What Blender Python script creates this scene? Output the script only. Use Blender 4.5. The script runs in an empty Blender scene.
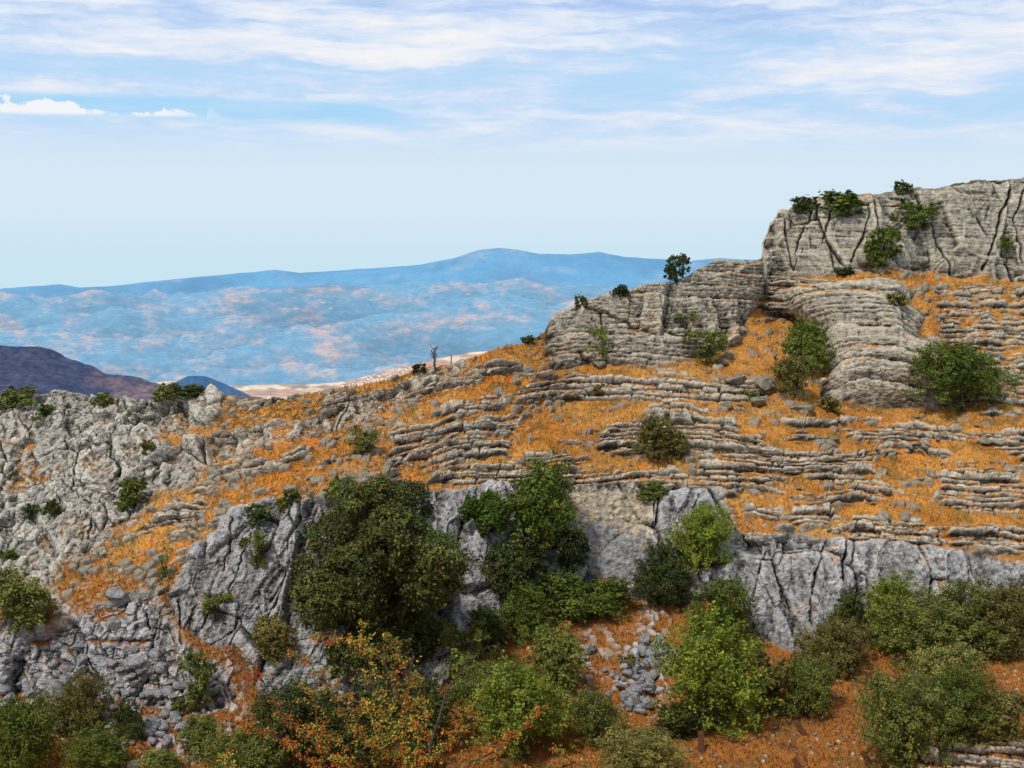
import bpy, math, random
import numpy as np
from mathutils import Vector, Matrix
random.seed(7); RNG = np.random.default_rng(7)
F = 1407.0; CU = 512.0; HV = 270.0           # focal length in pixels, picture centre column, eye-level row
SC = bpy.context.scene; COL = SC.collection
F32 = np.float32

# ------------------------------------------------------------------ numpy noise
def _hash(ix, iy, iz, seed):
    h = (ix.astype(np.uint32)*np.uint32(374761393)) ^ (iy.astype(np.uint32)*np.uint32(668265263)) ^ (iz.astype(np.uint32)*np.uint32(2147483647)) ^ np.uint32((seed*362437+12345) & 0xffffffff)
    h = (h ^ (h >> np.uint32(13)))*np.uint32(1274126177)
    h = (h ^ (h >> np.uint32(15)))*np.uint32(2246822519)
    return h ^ (h >> np.uint32(13))
_G = np.random.default_rng(3).normal(size=(256, 3)); _G = (_G/np.linalg.norm(_G, axis=1)[:, None]).astype(F32)
def _perlin(x, y, z, seed):
    fx, fy, fz = np.floor(x), np.floor(y), np.floor(z)
    ix, iy, iz = fx.astype(np.int32), fy.astype(np.int32), fz.astype(np.int32)
    x = x-fx; y = y-fy; z = z-fz
    sx, sy, sz = x*x*x*(x*(x*6-15)+10), y*y*y*(y*(y*6-15)+10), z*z*z*(z*(z*6-15)+10)
    r = 0
    for a in (0, 1):
        wx = sx if a else 1-sx
        for b in (0, 1):
            wy = sy if b else 1-sy
            for c in (0, 1):
                wz = sz if c else 1-sz
                g = _G[_hash(ix+a, iy+b, iz+c, seed) & np.uint32(255)]
                r = r + wx*wy*wz*(g[:, 0]*(x-a)+g[:, 1]*(y-b)+g[:, 2]*(z-c))
    return r*1.6
def chunked(fn, arrs, n_out=1, size=60000):
    n = arrs[0].size; flat = [np.ascontiguousarray(a, dtype=F32).ravel() for a in arrs]
    outs = [np.empty(n, F32) for _ in range(n_out)]
    for i in range(0, n, size):
        r = fn(*[a[i:i+size] for a in flat])
        if n_out == 1: r = (r,)
        for o, q in zip(outs, r): o[i:i+size] = q
    outs = [o.reshape(arrs[0].shape) for o in outs]
    return outs[0] if n_out == 1 else outs
def noise(x, y, z=None, seed=0):
    if z is None: z = np.full_like(x, 0.37)
    return chunked(lambda a, b, c: _perlin(a, b, c, seed), (x, y, z))
def fbm(x, y, z=None, octv=4, seed=0, ridged=False, gain=.5):
    if z is None: z = np.full_like(x, 0.37)
    def f(a, b, c):
        r = 0; amp = 1.0; s = 0
        for o in range(octv):
            n = _perlin(a, b, c, seed+o*17)
            if ridged: n = 1-2*np.abs(n)
            r = r+amp*n; s += amp; amp *= gain; a = a*2.03; b = b*2.03; c = c*2.03
        return r/s
    return chunked(f, (x, y, z))
def voronoi(x, y, z, seed=0, jit=.9, m=None):
    def f(x, y, z):
        fx, fy, fz = np.floor(x), np.floor(y), np.floor(z)
        ix, iy, iz = fx.astype(np.int32), fy.astype(np.int32), fz.astype(np.int32)
        d1 = np.full(x.shape, 9, F32); d2 = d1.copy(); cell = np.zeros(x.shape, F32)
        for a in (-1, 0, 1):
            for b in (-1, 0, 1):
                for c in (-1, 0, 1):
                    h = _hash(ix+a, iy+b, iz+c, seed)
                    px = a+.5+jit*((h & np.uint32(255)).astype(F32)/255-.5)-(x-fx)
                    py = b+.5+jit*(((h >> np.uint32(8)) & np.uint32(255)).astype(F32)/255-.5)-(y-fy)
                    pz = c+.5+jit*(((h >> np.uint32(16)) & np.uint32(255)).astype(F32)/255-.5)-(z-fz)
                    d = px*px+py*py+pz*pz
                    near = d < d1
                    d2 = np.where(near, d1, np.minimum(d2, d)); d1 = np.where(near, d, d1)
                    cell = np.where(near, ((h >> np.uint32(24)) & np.uint32(255)).astype(F32)/255, cell)
        return np.sqrt(d1), np.sqrt(d2)-np.sqrt(d1), cell
    if m is not None:
        k = m > .01; o1 = np.ones(x.shape, F32); o2 = o1.copy(); o3 = np.full(x.shape, .5, F32)
        if k.any(): o1[k], o2[k], o3[k] = chunked(f, (x[k], y[k], z[k]), 3)
        return o1, o2, o3
    return chunked(f, (x, y, z), 3)
def sstep(a, b, x):
    t = np.clip((x-a)/(b-a), 0, 1); return t*t*(3-2*t)
def lerp(a, b, t): return a+(b-a)*t
def inpoly(poly, u, v):
    r = np.zeros(u.shape, bool); n = len(poly)
    for i in range(n):
        (x0, y0), (x1, y1) = poly[i], poly[(i+1) % n]
        if y0 == y1: continue
        r ^= ((v >= min(y0, y1)) & (v < max(y0, y1)) & (u < (x1-x0)*(v-y0)/(y1-y0)+x0))
    return r
def polydist(line, u, v):
    d = np.full(u.shape, 1e6, F32)
    for (x0, y0), (x1, y1) in zip(line[:-1], line[1:]):
        dx, dy = x1-x0, y1-y0; L = dx*dx+dy*dy
        t = np.clip(((u-x0)*dx+(v-y0)*dy)/L, 0, 1)
        d = np.minimum(d, np.hypot(u-x0-t*dx, v-y0-t*dy))
    return d
def blur(a, r):
    for ax in (0, 1):
        for _ in range(2):
            p = np.pad(a, [(r+1, r) if k == ax else (0, 0) for k in (0, 1)], mode='edge')
            c = np.cumsum(p, axis=ax, dtype=np.float64); n = a.shape[ax]
            a = ((np.take(c, range(2*r+1, 2*r+1+n), axis=ax)-np.take(c, range(0, n), axis=ax))/(2*r+1))
    return a.astype(F32)

# ------------------------------------------------------------------ scene helpers
def tag(o, label=None, cat=None, group=None, kind=None):
    if label: o['label'] = label
    if cat: o['category'] = cat
    if group: o['group'] = group
    if kind: o['kind'] = kind
    return o
def empty(name, loc=(0, 0, 0)):
    o = bpy.data.objects.new(name, None); COL.objects.link(o); o.location = loc; o.empty_display_size = .2; return o
def link(name, me, mat=None, parent=None):
    o = bpy.data.objects.new(name, me); COL.objects.link(o)
    if mat and not me.materials: me.materials.append(mat)
    if parent: o.parent = parent
    return o
def np_mesh(name, verts, faces, smooth=False, col=None, facecol=None):
    """verts (n,3); faces (m,k) all with k corners; col = per vertex colour (n,3)"""
    me = bpy.data.meshes.new(name); n = len(verts); m, k = faces.shape
    me.vertices.add(n); me.vertices.foreach_set('co', np.ascontiguousarray(verts, F32).ravel())
    me.loops.add(m*k); me.loops.foreach_set('vertex_index', np.ascontiguousarray(faces, np.int32).ravel())
    me.polygons.add(m); me.polygons.foreach_set('loop_start', np.arange(0, m*k, k, dtype=np.int32))
    me.polygons.foreach_set('use_smooth', np.full(m, smooth, bool))
    if col is not None:
        a = me.attributes.new('Col', 'FLOAT_COLOR', 'POINT')
        c = np.ones((n, 4), F32); c[:, :3] = col; a.data.foreach_set('color', c.ravel())
    me.update(); me.validate(); return me
class MB:
    """collects shapes into one mesh"""
    def __init__(s): s.v = []; s.f = []
    def add(s, v, f): b = len(s.v); s.v += [tuple(p) for p in v]; s.f += [tuple(i+b for i in q) for q in f]
    def tube(s, pts, rad, n=6, cap=True):
        pts = [Vector(p) for p in pts]; ring = []; vs = []
        for i, p in enumerate(pts):
            d = (pts[min(i+1, len(pts)-1)]-pts[max(i-1, 0)]).normalized()
            a = d.orthogonal().normalized() if i == 0 else (a-d*a.dot(d)).normalized()
            b = d.cross(a); r = rad[i] if hasattr(rad, '__len__') else rad
            for k in range(n):
                t = 2*math.pi*k/n; vs.append(p+a*math.cos(t)*r+b*math.sin(t)*r)
        fs = [(i*n+k, i*n+(k+1) % n, (i+1)*n+(k+1) % n, (i+1)*n+k) for i in range(len(pts)-1) for k in range(n)]
        if cap: fs += [tuple(range(n-1, -1, -1)), tuple(range((len(pts)-1)*n, len(pts)*n))]
        s.add(vs, fs)
    def box(s, c, d, rot=None):
        vs = [Vector((x*d[0]/2, y*d[1]/2, z*d[2]/2)) for x in (-1, 1) for y in (-1, 1) for z in (-1, 1)]
        if rot: vs = [rot @ p for p in vs]
        s.add([p+Vector(c) for p in vs], [(0, 1, 3, 2), (4, 6, 7, 5), (0, 4, 5, 1), (2, 3, 7, 6), (0, 2, 6, 4), (1, 5, 7, 3)])
    def mesh(s, name, smooth=False):
        me = bpy.data.meshes.new(name); me.from_pydata(s.v, [], s.f); me.update()
        if smooth: me.polygons.foreach_set('use_smooth', [True]*len(me.polygons))
        return me
    def build(s, name, mat, parent=None, smooth=False): return link(name, s.mesh(name, smooth), mat, parent)

# ------------------------------------------------------------------ materials
def new_mat(name):
    m = bpy.data.materials.new(name); m.use_nodes = True; nt = m.node_tree; nt.nodes.clear()
    return m, nt.nodes, nt.links
def mat_earth():
    """painted-by-vertex rock and grass colour, broken by noise and roughened by bump"""
    m, N, L = new_mat('rock_and_dry_grass')
    out = N.new('ShaderNodeOutputMaterial'); b = N.new('ShaderNodeBsdfPrincipled'); at = N.new('ShaderNodeAttribute'); at.attribute_name = 'Col'
    geo = N.new('ShaderNodeNewGeometry'); n1 = N.new('ShaderNodeTexNoise'); n1.inputs['Scale'].default_value = 5.5; n1.inputs['Detail'].default_value = 8; n1.inputs['Roughness'].default_value = .7
    L.new(geo.outputs['Position'], n1.inputs['Vector'])
    mr = N.new('ShaderNodeMapRange'); mr.inputs[1].default_value = .3; mr.inputs[2].default_value = .7; mr.inputs[3].default_value = .66; mr.inputs[4].default_value = 1.3
    L.new(n1.outputs['Fac'], mr.inputs[0])
    mx = N.new('ShaderNodeVectorMath'); mx.operation = 'SCALE'; L.new(at.outputs['Color'], mx.inputs[0]); L.new(mr.outputs[0], mx.inputs['Scale'])
    L.new(mx.outputs[0], b.inputs['Base Color'])
    b.inputs['Roughness'].default_value = .95; b.inputs['Specular IOR Level'].default_value = .12
    bp = N.new('ShaderNodeBump'); bp.inputs['Strength'].default_value = .6; bp.inputs['Distance'].default_value = .06
    L.new(n1.outputs['Fac'], bp.inputs['Height']); L.new(bp.outputs[0], b.inputs['Normal'])
    L.new(b.outputs[0], out.inputs[0]); return m
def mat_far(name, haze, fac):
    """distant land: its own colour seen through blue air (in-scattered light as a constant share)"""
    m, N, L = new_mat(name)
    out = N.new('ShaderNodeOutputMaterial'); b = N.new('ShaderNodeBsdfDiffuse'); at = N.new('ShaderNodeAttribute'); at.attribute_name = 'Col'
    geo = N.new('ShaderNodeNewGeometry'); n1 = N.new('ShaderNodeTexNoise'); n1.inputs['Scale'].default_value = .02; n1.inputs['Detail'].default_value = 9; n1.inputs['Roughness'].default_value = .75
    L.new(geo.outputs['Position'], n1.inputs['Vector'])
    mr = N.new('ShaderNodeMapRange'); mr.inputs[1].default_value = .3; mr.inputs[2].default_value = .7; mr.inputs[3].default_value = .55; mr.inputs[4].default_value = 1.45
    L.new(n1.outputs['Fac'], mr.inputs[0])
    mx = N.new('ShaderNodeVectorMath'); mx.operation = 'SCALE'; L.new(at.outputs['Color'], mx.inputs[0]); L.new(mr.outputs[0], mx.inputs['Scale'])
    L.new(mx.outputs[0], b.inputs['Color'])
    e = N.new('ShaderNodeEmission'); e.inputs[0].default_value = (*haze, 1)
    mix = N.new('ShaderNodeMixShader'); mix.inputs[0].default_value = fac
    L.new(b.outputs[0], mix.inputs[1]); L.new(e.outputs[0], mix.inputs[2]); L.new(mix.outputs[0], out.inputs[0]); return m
def mat_leaf(name, use_obj=True, rough=.7):
    m, N, L = new_mat(name)
    out = N.new('ShaderNodeOutputMaterial'); at = N.new('ShaderNodeAttribute'); at.attribute_name = 'Col'
    src = at.outputs['Color']
    if use_obj:
        oi = N.new('ShaderNodeObjectInfo'); mx = N.new('ShaderNodeVectorMath'); mx.operation = 'MULTIPLY'
        L.new(src, mx.inputs[0]); L.new(oi.outputs['Color'], mx.inputs[1]); src = mx.outputs[0]
    geo = N.new('ShaderNodeNewGeometry'); n1 = N.new('ShaderNodeTexNoise'); n1.inputs['Scale'].default_value = 1.1; n1.inputs['Detail'].default_value = 3
    L.new(geo.outputs['Position'], n1.inputs['Vector'])
    mr = N.new('ShaderNodeMapRange'); mr.inputs[1].default_value = .3; mr.inputs[2].default_value = .7; mr.inputs[3].default_value = .7; mr.inputs[4].default_value = 1.35
    L.new(n1.outputs['Fac'], mr.inputs[0])
    sc = N.new('ShaderNodeVectorMath'); sc.operation = 'SCALE'; L.new(src, sc.inputs[0]); L.new(mr.outputs[0], sc.inputs['Scale'])
    d = N.new('ShaderNodeBsdfPrincipled'); d.inputs['Roughness'].default_value = rough; d.inputs['Specular IOR Level'].default_value = .2
    t = N.new('ShaderNodeBsdfTranslucent'); mix = N.new('ShaderNodeMixShader'); mix.inputs[0].default_value = .28
    L.new(sc.outputs[0], d.inputs['Base Color']); L.new(sc.outputs[0], t.inputs['Color'])
    L.new(d.outputs[0], mix.inputs[1]); L.new(t.outputs[0], mix.inputs[2]); L.new(mix.outputs[0], out.inputs[0]); return m
def mat_noise(name, c0, c1, scale=8, rough=.9, bump=.3, dist=.03):
    m, N, L = new_mat(name)
    out = N.new('ShaderNodeOutputMaterial'); b = N.new('ShaderNodeBsdfPrincipled'); tc = N.new('ShaderNodeTexCoord')
    n1 = N.new('ShaderNodeTexNoise'); n1.inputs['Scale'].default_value = scale; n1.inputs['Detail'].default_value = 8; n1.inputs['Roughness'].default_value = .7
    L.new(tc.outputs['Object'], n1.inputs['Vector'])
    r = N.new('ShaderNodeValToRGB'); r.color_ramp.elements[0].position = .32; r.color_ramp.elements[1].position = .68
    r.color_ramp.elements[0].color = (*c0, 1); r.color_ramp.elements[1].color = (*c1, 1)
    L.new(n1.outputs['Fac'], r.inputs[0]); L.new(r.outputs[0], b.inputs['Base Color'])
    b.inputs['Roughness'].default_value = rough; b.inputs['Specular IOR Level'].default_value = .15
    bp = N.new('ShaderNodeBump'); bp.inputs['Strength'].default_value = bump; bp.inputs['Distance'].default_value = dist
    L.new(n1.outputs['Fac'], bp.inputs['Height']); L.new(bp.outputs[0], b.inputs['Normal']); L.new(b.outputs[0], out.inputs[0]); return m
M_EARTH = mat_earth()
M_LEAF = mat_leaf('leaves'); M_BARK = mat_noise('bark', (.035, .028, .02), (.12, .1, .08), 12)
M_HAW = mat_leaf('autumn_leaves', False)
M_BERRY = mat_noise('berries', (.55, .03, .015), (.75, .09, .02), 20, .5, 0)
M_STONE_A = mat_noise('beige_limestone', (.09, .08, .06), (.30, .265, .205), 2.6, .95, .8, .08)
M_STONE_B = mat_noise('grey_limestone', (.08, .083, .09), (.36, .36, .36), 2.6, .95, .8, .08)
M_RUST = mat_noise('rusty_iron', (.07, .03, .015), (.17, .075, .035), 14, .9)
M_DEAD = mat_noise('dead_wood', (.05, .045, .045), (.12, .11, .1), 12)
M_LIME = mat_noise('whitewash', (.7, .66, .6), (.85, .82, .78), .4); M_TILE = mat_noise('roof_tile', (.42, .24, .18), (.55, .34, .25), .6)

# ------------------------------------------------------------------ the hillside: where things are
SIL = np.array([(-160,399),(-60,396),(0,394),(20,397),(42,391),(55,388),(80,391),(100,397),(130,399),(160,401),(187,400),(203,393),(215,392),(222,399),(250,401),(290,398),(330,390),(370,384),(400,377),(434,366),(470,359),(500,347),(530,343),(545,331),(552,317),(575,308),(600,300),(640,288),(680,281),(705,268),(716,260),(735,260),(752,263),(760,259),(763,238),(767,234),(768,223),(776,220),(778,214),(790,213),(797,206),(805,201),(830,198),(850,197),(880,196),(900,191),(930,190),(955,184),(980,181),(1010,180),(1024,179),(1200,176)], float)
def sil(u):
    b = np.interp(u, SIL[:, 0], SIL[:, 1]); uu = np.asarray(u, F32)
    return b+1.6*fbm(uu*.09, uu*0, None, 4, 21)*np.where(uu > 545, 1.3, 1)+1.5*np.floor(1.5*noise(uu*.045, uu*0, None, 22))*(uu > 545)
BLUFF = {
 'top':   [(757,276),(761,240),(764,205),(790,190),(1200,150),(1200,289),(1090,284),(1024,280),(940,274),(880,269),(820,276)],
 'mid':   [(553,373),(546,345),(543,315),(575,290),(620,275),(660,268),(705,250),(716,245),(752,250),(764,272),(768,290),(752,310),(750,335),(735,347),(692,361),(640,368),(600,366)],
 'right': [(824,398),(822,345),(800,322),(768,318),(766,294),(800,287),(850,281),(898,282),(916,291),(906,304),(930,314),(918,332),(944,343),(936,358),(956,372),(962,404),(925,411),(870,409)],
}
CLIFF = {
 'left':  [(168,592),(196,548),(243,508),(292,497),(335,495),(380,496),(432,488),(484,486),(486,640),(440,690),(330,705),(262,700),(232,650),(205,640),(178,622)],
 'mid':   [(484,484),(560,482),(640,488),(722,492),(740,540),(735,592),(700,604),(640,600),(600,592),(484,640)],
 'right': [(722,500),(745,540),(790,532),(850,541),(930,546),(1000,560),(1060,572),(1200,590),(1200,640),(1024,624),(960,618),(900,630),(862,645),(800,655),(748,632),(730,590)],
 'blocks':[(-120,660),(0,640),(40,630),(95,606),(150,588),(185,640),(225,665),(235,705),(180,712),(120,696),(60,700),(0,694),(-120,700)],
}
KARST = {
 'slope': [(-200,370),(60,370),(215,370),(232,402),(212,428),(160,436),(186,462),(206,480),(152,494),(132,520),(108,542),(62,566),(50,590),(-200,610)],
 'rib':   [(150,470),(178,445),(240,432),(270,425),(330,410),(400,385),(430,366),(470,358),(455,375),(400,400),(372,420),(330,430),(262,450),(215,466),(178,492)],
}
LEDGE = {
 'ledge_a': ([(385,440),(395,428),(440,421),(520,416),(516,432),(440,440),(400,446)], 'long grey rock ledge of two thin beds above the dark holm oak'),
 'ledge_b': ([(383,458),(400,447),(470,441),(514,444),(505,458),(440,463),(395,466)], 'lower layered rock ledge just above the ivy and the tall shrub'),
 'ledge_c': ([(512,398),(525,384),(600,379),(700,378),(768,383),(772,400),(700,404),(640,402),(560,402)], 'broad cracked rock ledge running below the middle bluff'),
 'ledge_d': ([(598,450),(606,424),(650,419),(735,421),(738,440),(700,456),(640,458)], 'stacked thin rock beds behind the dark olive bush'),
 'ledge_e': ([(843,430),(900,426),(968,430),(968,443),(900,445),(850,440)], 'narrow dark rock ledge below the right bluff'),
 'ledge_f': ([(768,456),(800,450),(866,453),(872,468),(820,473),(775,470)], 'short dark rock ledge in the middle of the orange slope'),
 'ledge_g': ([(992,440),(1050,434),(1150,440),(1150,462),(1024,460),(996,452)], 'rounded layered ledge high on the right edge'),
 'ledge_h': ([(930,500),(948,470),(1014,474),(1040,492),(1020,514),(970,516)], 'thick pile of tilted rock beds near the right edge'),
 'ledge_i': ([(785,520),(787,502),(825,504),(838,522),(800,528)], 'small rounded stack of rock beds above the right cliff'),
 'ledge_j': ([(950,545),(952,526),(1010,528),(1150,545),(1150,562),(990,556)], 'low layered ledge above the right end of the cliff'),
 'ledge_k': ([(700,458),(790,462),(880,480),(905,500),(870,492),(800,476),(700,472)], 'broken line of small ledges slanting down the orange slope'),
 'ledge_l': ([(330,400),(400,385),(470,372),(520,362),(520,372),(470,385),(400,404),(350,420)], 'slanting rib of grey rock below the dead tree'),
 'ledge_m': ([(850,516),(930,525),(950,545),(930,548),(850,540)], 'dark jagged ledge along the top of the right cliff'),
 'ledge_n': ([(768,276),(832,280),(830,318),(790,320),(768,300)], 'shadowed stepped ledges between the middle and right bluffs'),
 'ledge_o': ([(560,474),(640,470),(740,474),(735,492),(640,489),(560,487)], 'dark overhanging beds capping the pale middle cliff'),
 'ledge_p': ([(440,405),(500,392),(514,404),(500,412),(440,415)], 'thin strip of rock left of the broad cracked ledge'),
 'ledge_q': ([(920,765),(935,745),(960,737),(1150,740),(1150,800),(920,800)], 'flat pale rock slabs in the bottom right corner'),
 'ledge_r': ([(430,482),(440,470),(500,466),(556,470),(556,484),(490,487)], 'grey rock rim over the ivy at the top of the cliff'),
}
MOTTLED = [(935,284),(1200,292),(1200,405),(960,405),(955,355),(936,325)]       # rock and grass mixed, right of the right bluff
SCREE = [([(628,640),(660,628),(672,690),(650,722),(622,708),(612,690)], 1), ([(568,640),(600,622),(640,640),(620,680),(575,690)], .6), ([(130,640),(240,650),(250,760),(130,768),(90,700)], .8), ([(425,600),(465,620),(450,700),(425,690)], .9), ([(640,585),(665,590),(662,640),(640,640)], .9), ([(-60,612),(60,596),(130,640),(150,700),(60,735),(-60,720)], .85)]
CRACKS = [([(784,225),(786,249),(793,271)], 1.3, .5), ([(819,199),(800,240),(793,271)], 1.3, .5), ([(833,213),(823,243)], 1.2, .4), ([(870,207),(862,240),(851,263)], 1.3, .5), ([(930,205),(936,249),(954,274)], 1.6, .7), ([(1011,190),(994,243),(982,271)], 2.2, .9), ([(840,210),(900,205),(925,215)], 1., .3), ([(1024,190),(1016,225),(1024,262)], 1.2, .5), ([(934,187),(975,183),(1060,182)], 1.2, .5), ([(655,490),(656,530),(664,580)], 1.4, .5), ([(846,540),(844,580)], 2.6, .9), ([(768,548),(752,600)], 1.2, .4), ([(822,545),(812,590),(812,640)], 1.6, .6), ([(790,560),(786,600)], .9, .3), ([(700,500),(690,560)], 1.2, .4), ([(235,522),(222,570)], 1.6, .5), ([(300,505),(278,590),(262,640)], 1.8, .6), ([(180,600),(182,640)], 2.2, .6), ([(146,600),(150,650)], 2.0, .6), ([(268,600),(300,540),(318,500)], 1.4, .4), ([(250,535),(230,590)], 1.2, .35), ([(603,315),(600,365)], 1.4, .4), ([(760,275),(768,340)], 2.0, .6), ([(800,290),(835,300)], 1.5, .4)]
def mask_of(polys, u, v, r):
    m = np.zeros(u.shape, F32)
    for p in polys: m[inpoly(p, u, v)] = 1
    return blur(m, r) if r else m

# ------------------------------------------------------------------ base depth: integrate the local steepness up the picture columns
GS = 3.0
gu = np.arange(-190, 1216, GS, dtype=F32); gv = np.arange(168, 806, GS, dtype=F32)
GU, GV = np.meshgrid(gu, gv)
ledge_polys = [p for p, _ in LEDGE.values()]
def patch_mask(u, v):
    """thin broken strips of rock scattered over the grass slope"""
    vv = v-np.where(u < 520, (520-u)*.36, (u-520)*.05)
    n = fbm(u*.010, vv*.062, None, 3, 5)
    n2 = fbm(u*.022, vv*.12, None, 2, 15)
    zone = sstep(350, 380, v)*sstep(560, 545, v-np.where(u < 420, (420-u)*.22, 0))
    dens = lerp(.035, .07, sstep(380, 560, u))+.04*sstep(880, 960, u)
    return sstep(.30-dens, .42-dens, np.maximum(n, n2*.85))*zone
def theta_map():
    th = np.full(GU.shape, 15., F32)
    th += 5*noise(GU*.012, GV*.03, None, 40)
    th = lerp(th, 13., sstep(620, 680, GV))
    th = lerp(th, 44, patch_mask(GU, GV))
    th = lerp(th, 36, mask_of([MOTTLED], GU, GV, 2))
    th = lerp(th, 52, mask_of(ledge_polys, GU, GV, 1))
    th = lerp(th, 36, mask_of(KARST.values(), GU, GV, 4))
    th = lerp(th, 66, mask_of(CLIFF.values(), GU, GV, 2))
    th = lerp(th, 72, mask_of(BLUFF.values(), GU, GV, 1))
    return th
TH = theta_map()
def solve_depth():
    k = (GV-HV)/F
    g = -(GS/F)/np.maximum(np.tan(np.radians(TH))+k, .12)        # d ln(depth) per row going down
    lam = .30
    L = np.zeros_like(GU, dtype=np.float64)
    gvrow = .5*(g[1:]+g[:-1])
    def A(x):
        r = np.zeros_like(x)
        d = x[1:]-x[:-1]; r[1:] += d; r[:-1] -= d
        e = lam*(x[:, 1:]-x[:, :-1]); r[:, 1:] += e; r[:, :-1] -= e
        r += 1e-7*x
        r[-8:] += .02*x[-8:]
        return r
    b = np.zeros_like(L); b[1:] += gvrow; b[:-1] -= gvrow
    # the bottom rows sit at a nearly even distance, nearer at the left foot of the knoll
    x = np.cumsum(np.vstack([np.zeros((1, g.shape[1])), gvrow]), axis=0); x -= x[-1:]
    r = b-A(x); p = r.copy(); rs = (r*r).sum()
    for it in range(500):
        Ap = A(p); al = rs/(p*Ap).sum(); x += al*p; r -= al*Ap; rn = (r*r).sum()
        if rn < 1e-9: break
        p = r+rn/rs*p; rs = rn
    return x.astype(F32)
LN = solve_depth()
def bil(grid, u, v):
    x = np.clip((u-gu[0])/GS, 0, len(gu)-1.001); y = np.clip((v-gv[0])/GS, 0, len(gv)-1.001)
    ix = x.astype(int); iy = y.astype(int); fx = x-ix; fy = y-iy
    return ((grid[iy, ix]*(1-fx)+grid[iy, ix+1]*fx)*(1-fy)+(grid[iy+1, ix]*(1-fx)+grid[iy+1, ix+1]*fx)*fy).astype(F32)
Y0 = 60.0
def unproject(u, v, Y): return np.stack([(u-CU)/F*Y, Y, -(v-HV)/F*Y], -1)

# ------------------------------------------------------------------ the fine sheet
NC, NR = 1440, 760
us = np.linspace(-150, 1174, NC).astype(F32); ts = np.linspace(0, 1, NR).astype(F32)
U, T = np.meshgrid(us, ts)
def midline(u): return np.interp(u, [-160, 220, 434, 545, 640, 750, 780, 1200], [422, 430, 400, 376, 342, 304, 295, 295])
TS = .8
V = np.where(T < TS, 800+(midline(U)-800)*T/TS, midline(U)+(sil(U)-midline(U))*(T-TS)/(1-TS)).astype(F32)
LNs = blur(LN, 1)
Yb = Y0*np.exp(bil(LNs, U, V))
P = unproject(U, V, Yb).astype(F32)
def normals(P):
    a = np.gradient(P, axis=1); b = np.gradient(P, axis=0)
    n = np.cross(a, b); n /= np.linalg.norm(n, axis=2)[..., None]+1e-9
    return n
Pn = np.stack([blur(P[..., k], 4) for k in range(3)], -1); Pn[..., 1] = blur(Pn[..., 1], 4)
NB = normals(Pn)
NB[NB[..., 1] > 0] *= 1
sgn = np.where((NB[..., 1] < 0) | (NB[..., 2] > 0), 1, -1)[..., None]; NB = NB*sgn
X, Y, Z = P[..., 0], P[..., 1], P[..., 2]
wu = U+6*noise(U*.03, V*.03, None, 61)+3*noise(U*.11, V*.11, None, 62)
wv = V+4*noise(U*.03, V*.03, None, 63)+2.2*noise(U*.11, V*.11, None, 64)
m_bl = mask_of(BLUFF.values(), wu, wv, 2); m_cl = mask_of([CLIFF[k] for k in ('left', 'mid', 'right')], wu, wv, 2); m_bk = mask_of([CLIFF['blocks']], wu, wv, 3)
m_ka = np.maximum(mask_of([KARST['slope']], wu, wv, 4), mask_of([KARST['rib']], wu, wv, 3)*.9); m_ka = np.maximum(m_ka, m_bk)*(1-m_cl)
m_le = mask_of(ledge_polys, wu, wv, 1); m_pa = patch_mask(U, V); m_mo = mask_of([MOTTLED], wu, wv, 3)
m_mo = m_mo*sstep(-.2, .2, fbm(U*.03, V*.06, None, 3, 71)+.18)
m_sc = np.zeros_like(U)
for p, a in SCREE: m_sc = np.maximum(m_sc, a*mask_of([p], wu, wv, 5))
m_bl = np.clip(m_bl, 0, 1); solid = np.maximum.reduce([m_bl, m_cl, m_ka])
m_strata = np.clip(np.maximum(np.maximum(m_le, m_pa), m_mo), 0, 1)*(1-solid)

# strata coordinate: beds dip with the ridge on the left, lie flat in the middle, sink slightly to the right
dip = np.where(X < -3, -.20*(X+3), np.where(X > 8, .035*(X-8), 0))
warp = .06*noise(X*.12, Y*.04, Z*.2, 81)+.02*noise(X*.9, Y*.3, Z*.6, 82)
W = Z+dip+warp
def beds(T, seed, lip, lat=.35):
    ph = W/T; ph = ph+.8*noise(ph*.5, ph*0+seed*.71, None, seed)
    i = np.floor(ph); f = ph-i
    j = noise(X*lat, i*5.37+seed, Y*lat*.6, seed+1)+.6*noise(X*lat*3.1, i*3.17+seed, Y*lat, seed+2)
    ln = np.clip(lip+.12*noise(i*3.3, X*.3, None, seed+3), .12, .9)
    up = np.clip(f/ln, 0, 1); saw = np.where(f < ln, up**.8, np.clip(1-(f-ln)/(1-ln), 0, 1)**1.1)
    groove = np.exp(-(np.minimum(f, (1-f)*2.5)*T/(.035+.10*T))**2)
    return saw, groove, j, i
sin2 = np.clip(1-NB[..., 2]**2, .1, .95)
s1, g1, j1, i1 = beds(1.25, 101, np.clip(sin2, .25, .9))
s2, g2, j2, i2 = beds(.29, 131, np.clip(sin2, .3, .85), .30)
s3, g3, j3, i3 = beds(.15, 161, np.clip(sin2, .4, .85), .6)
d = np.zeros_like(U)
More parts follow.
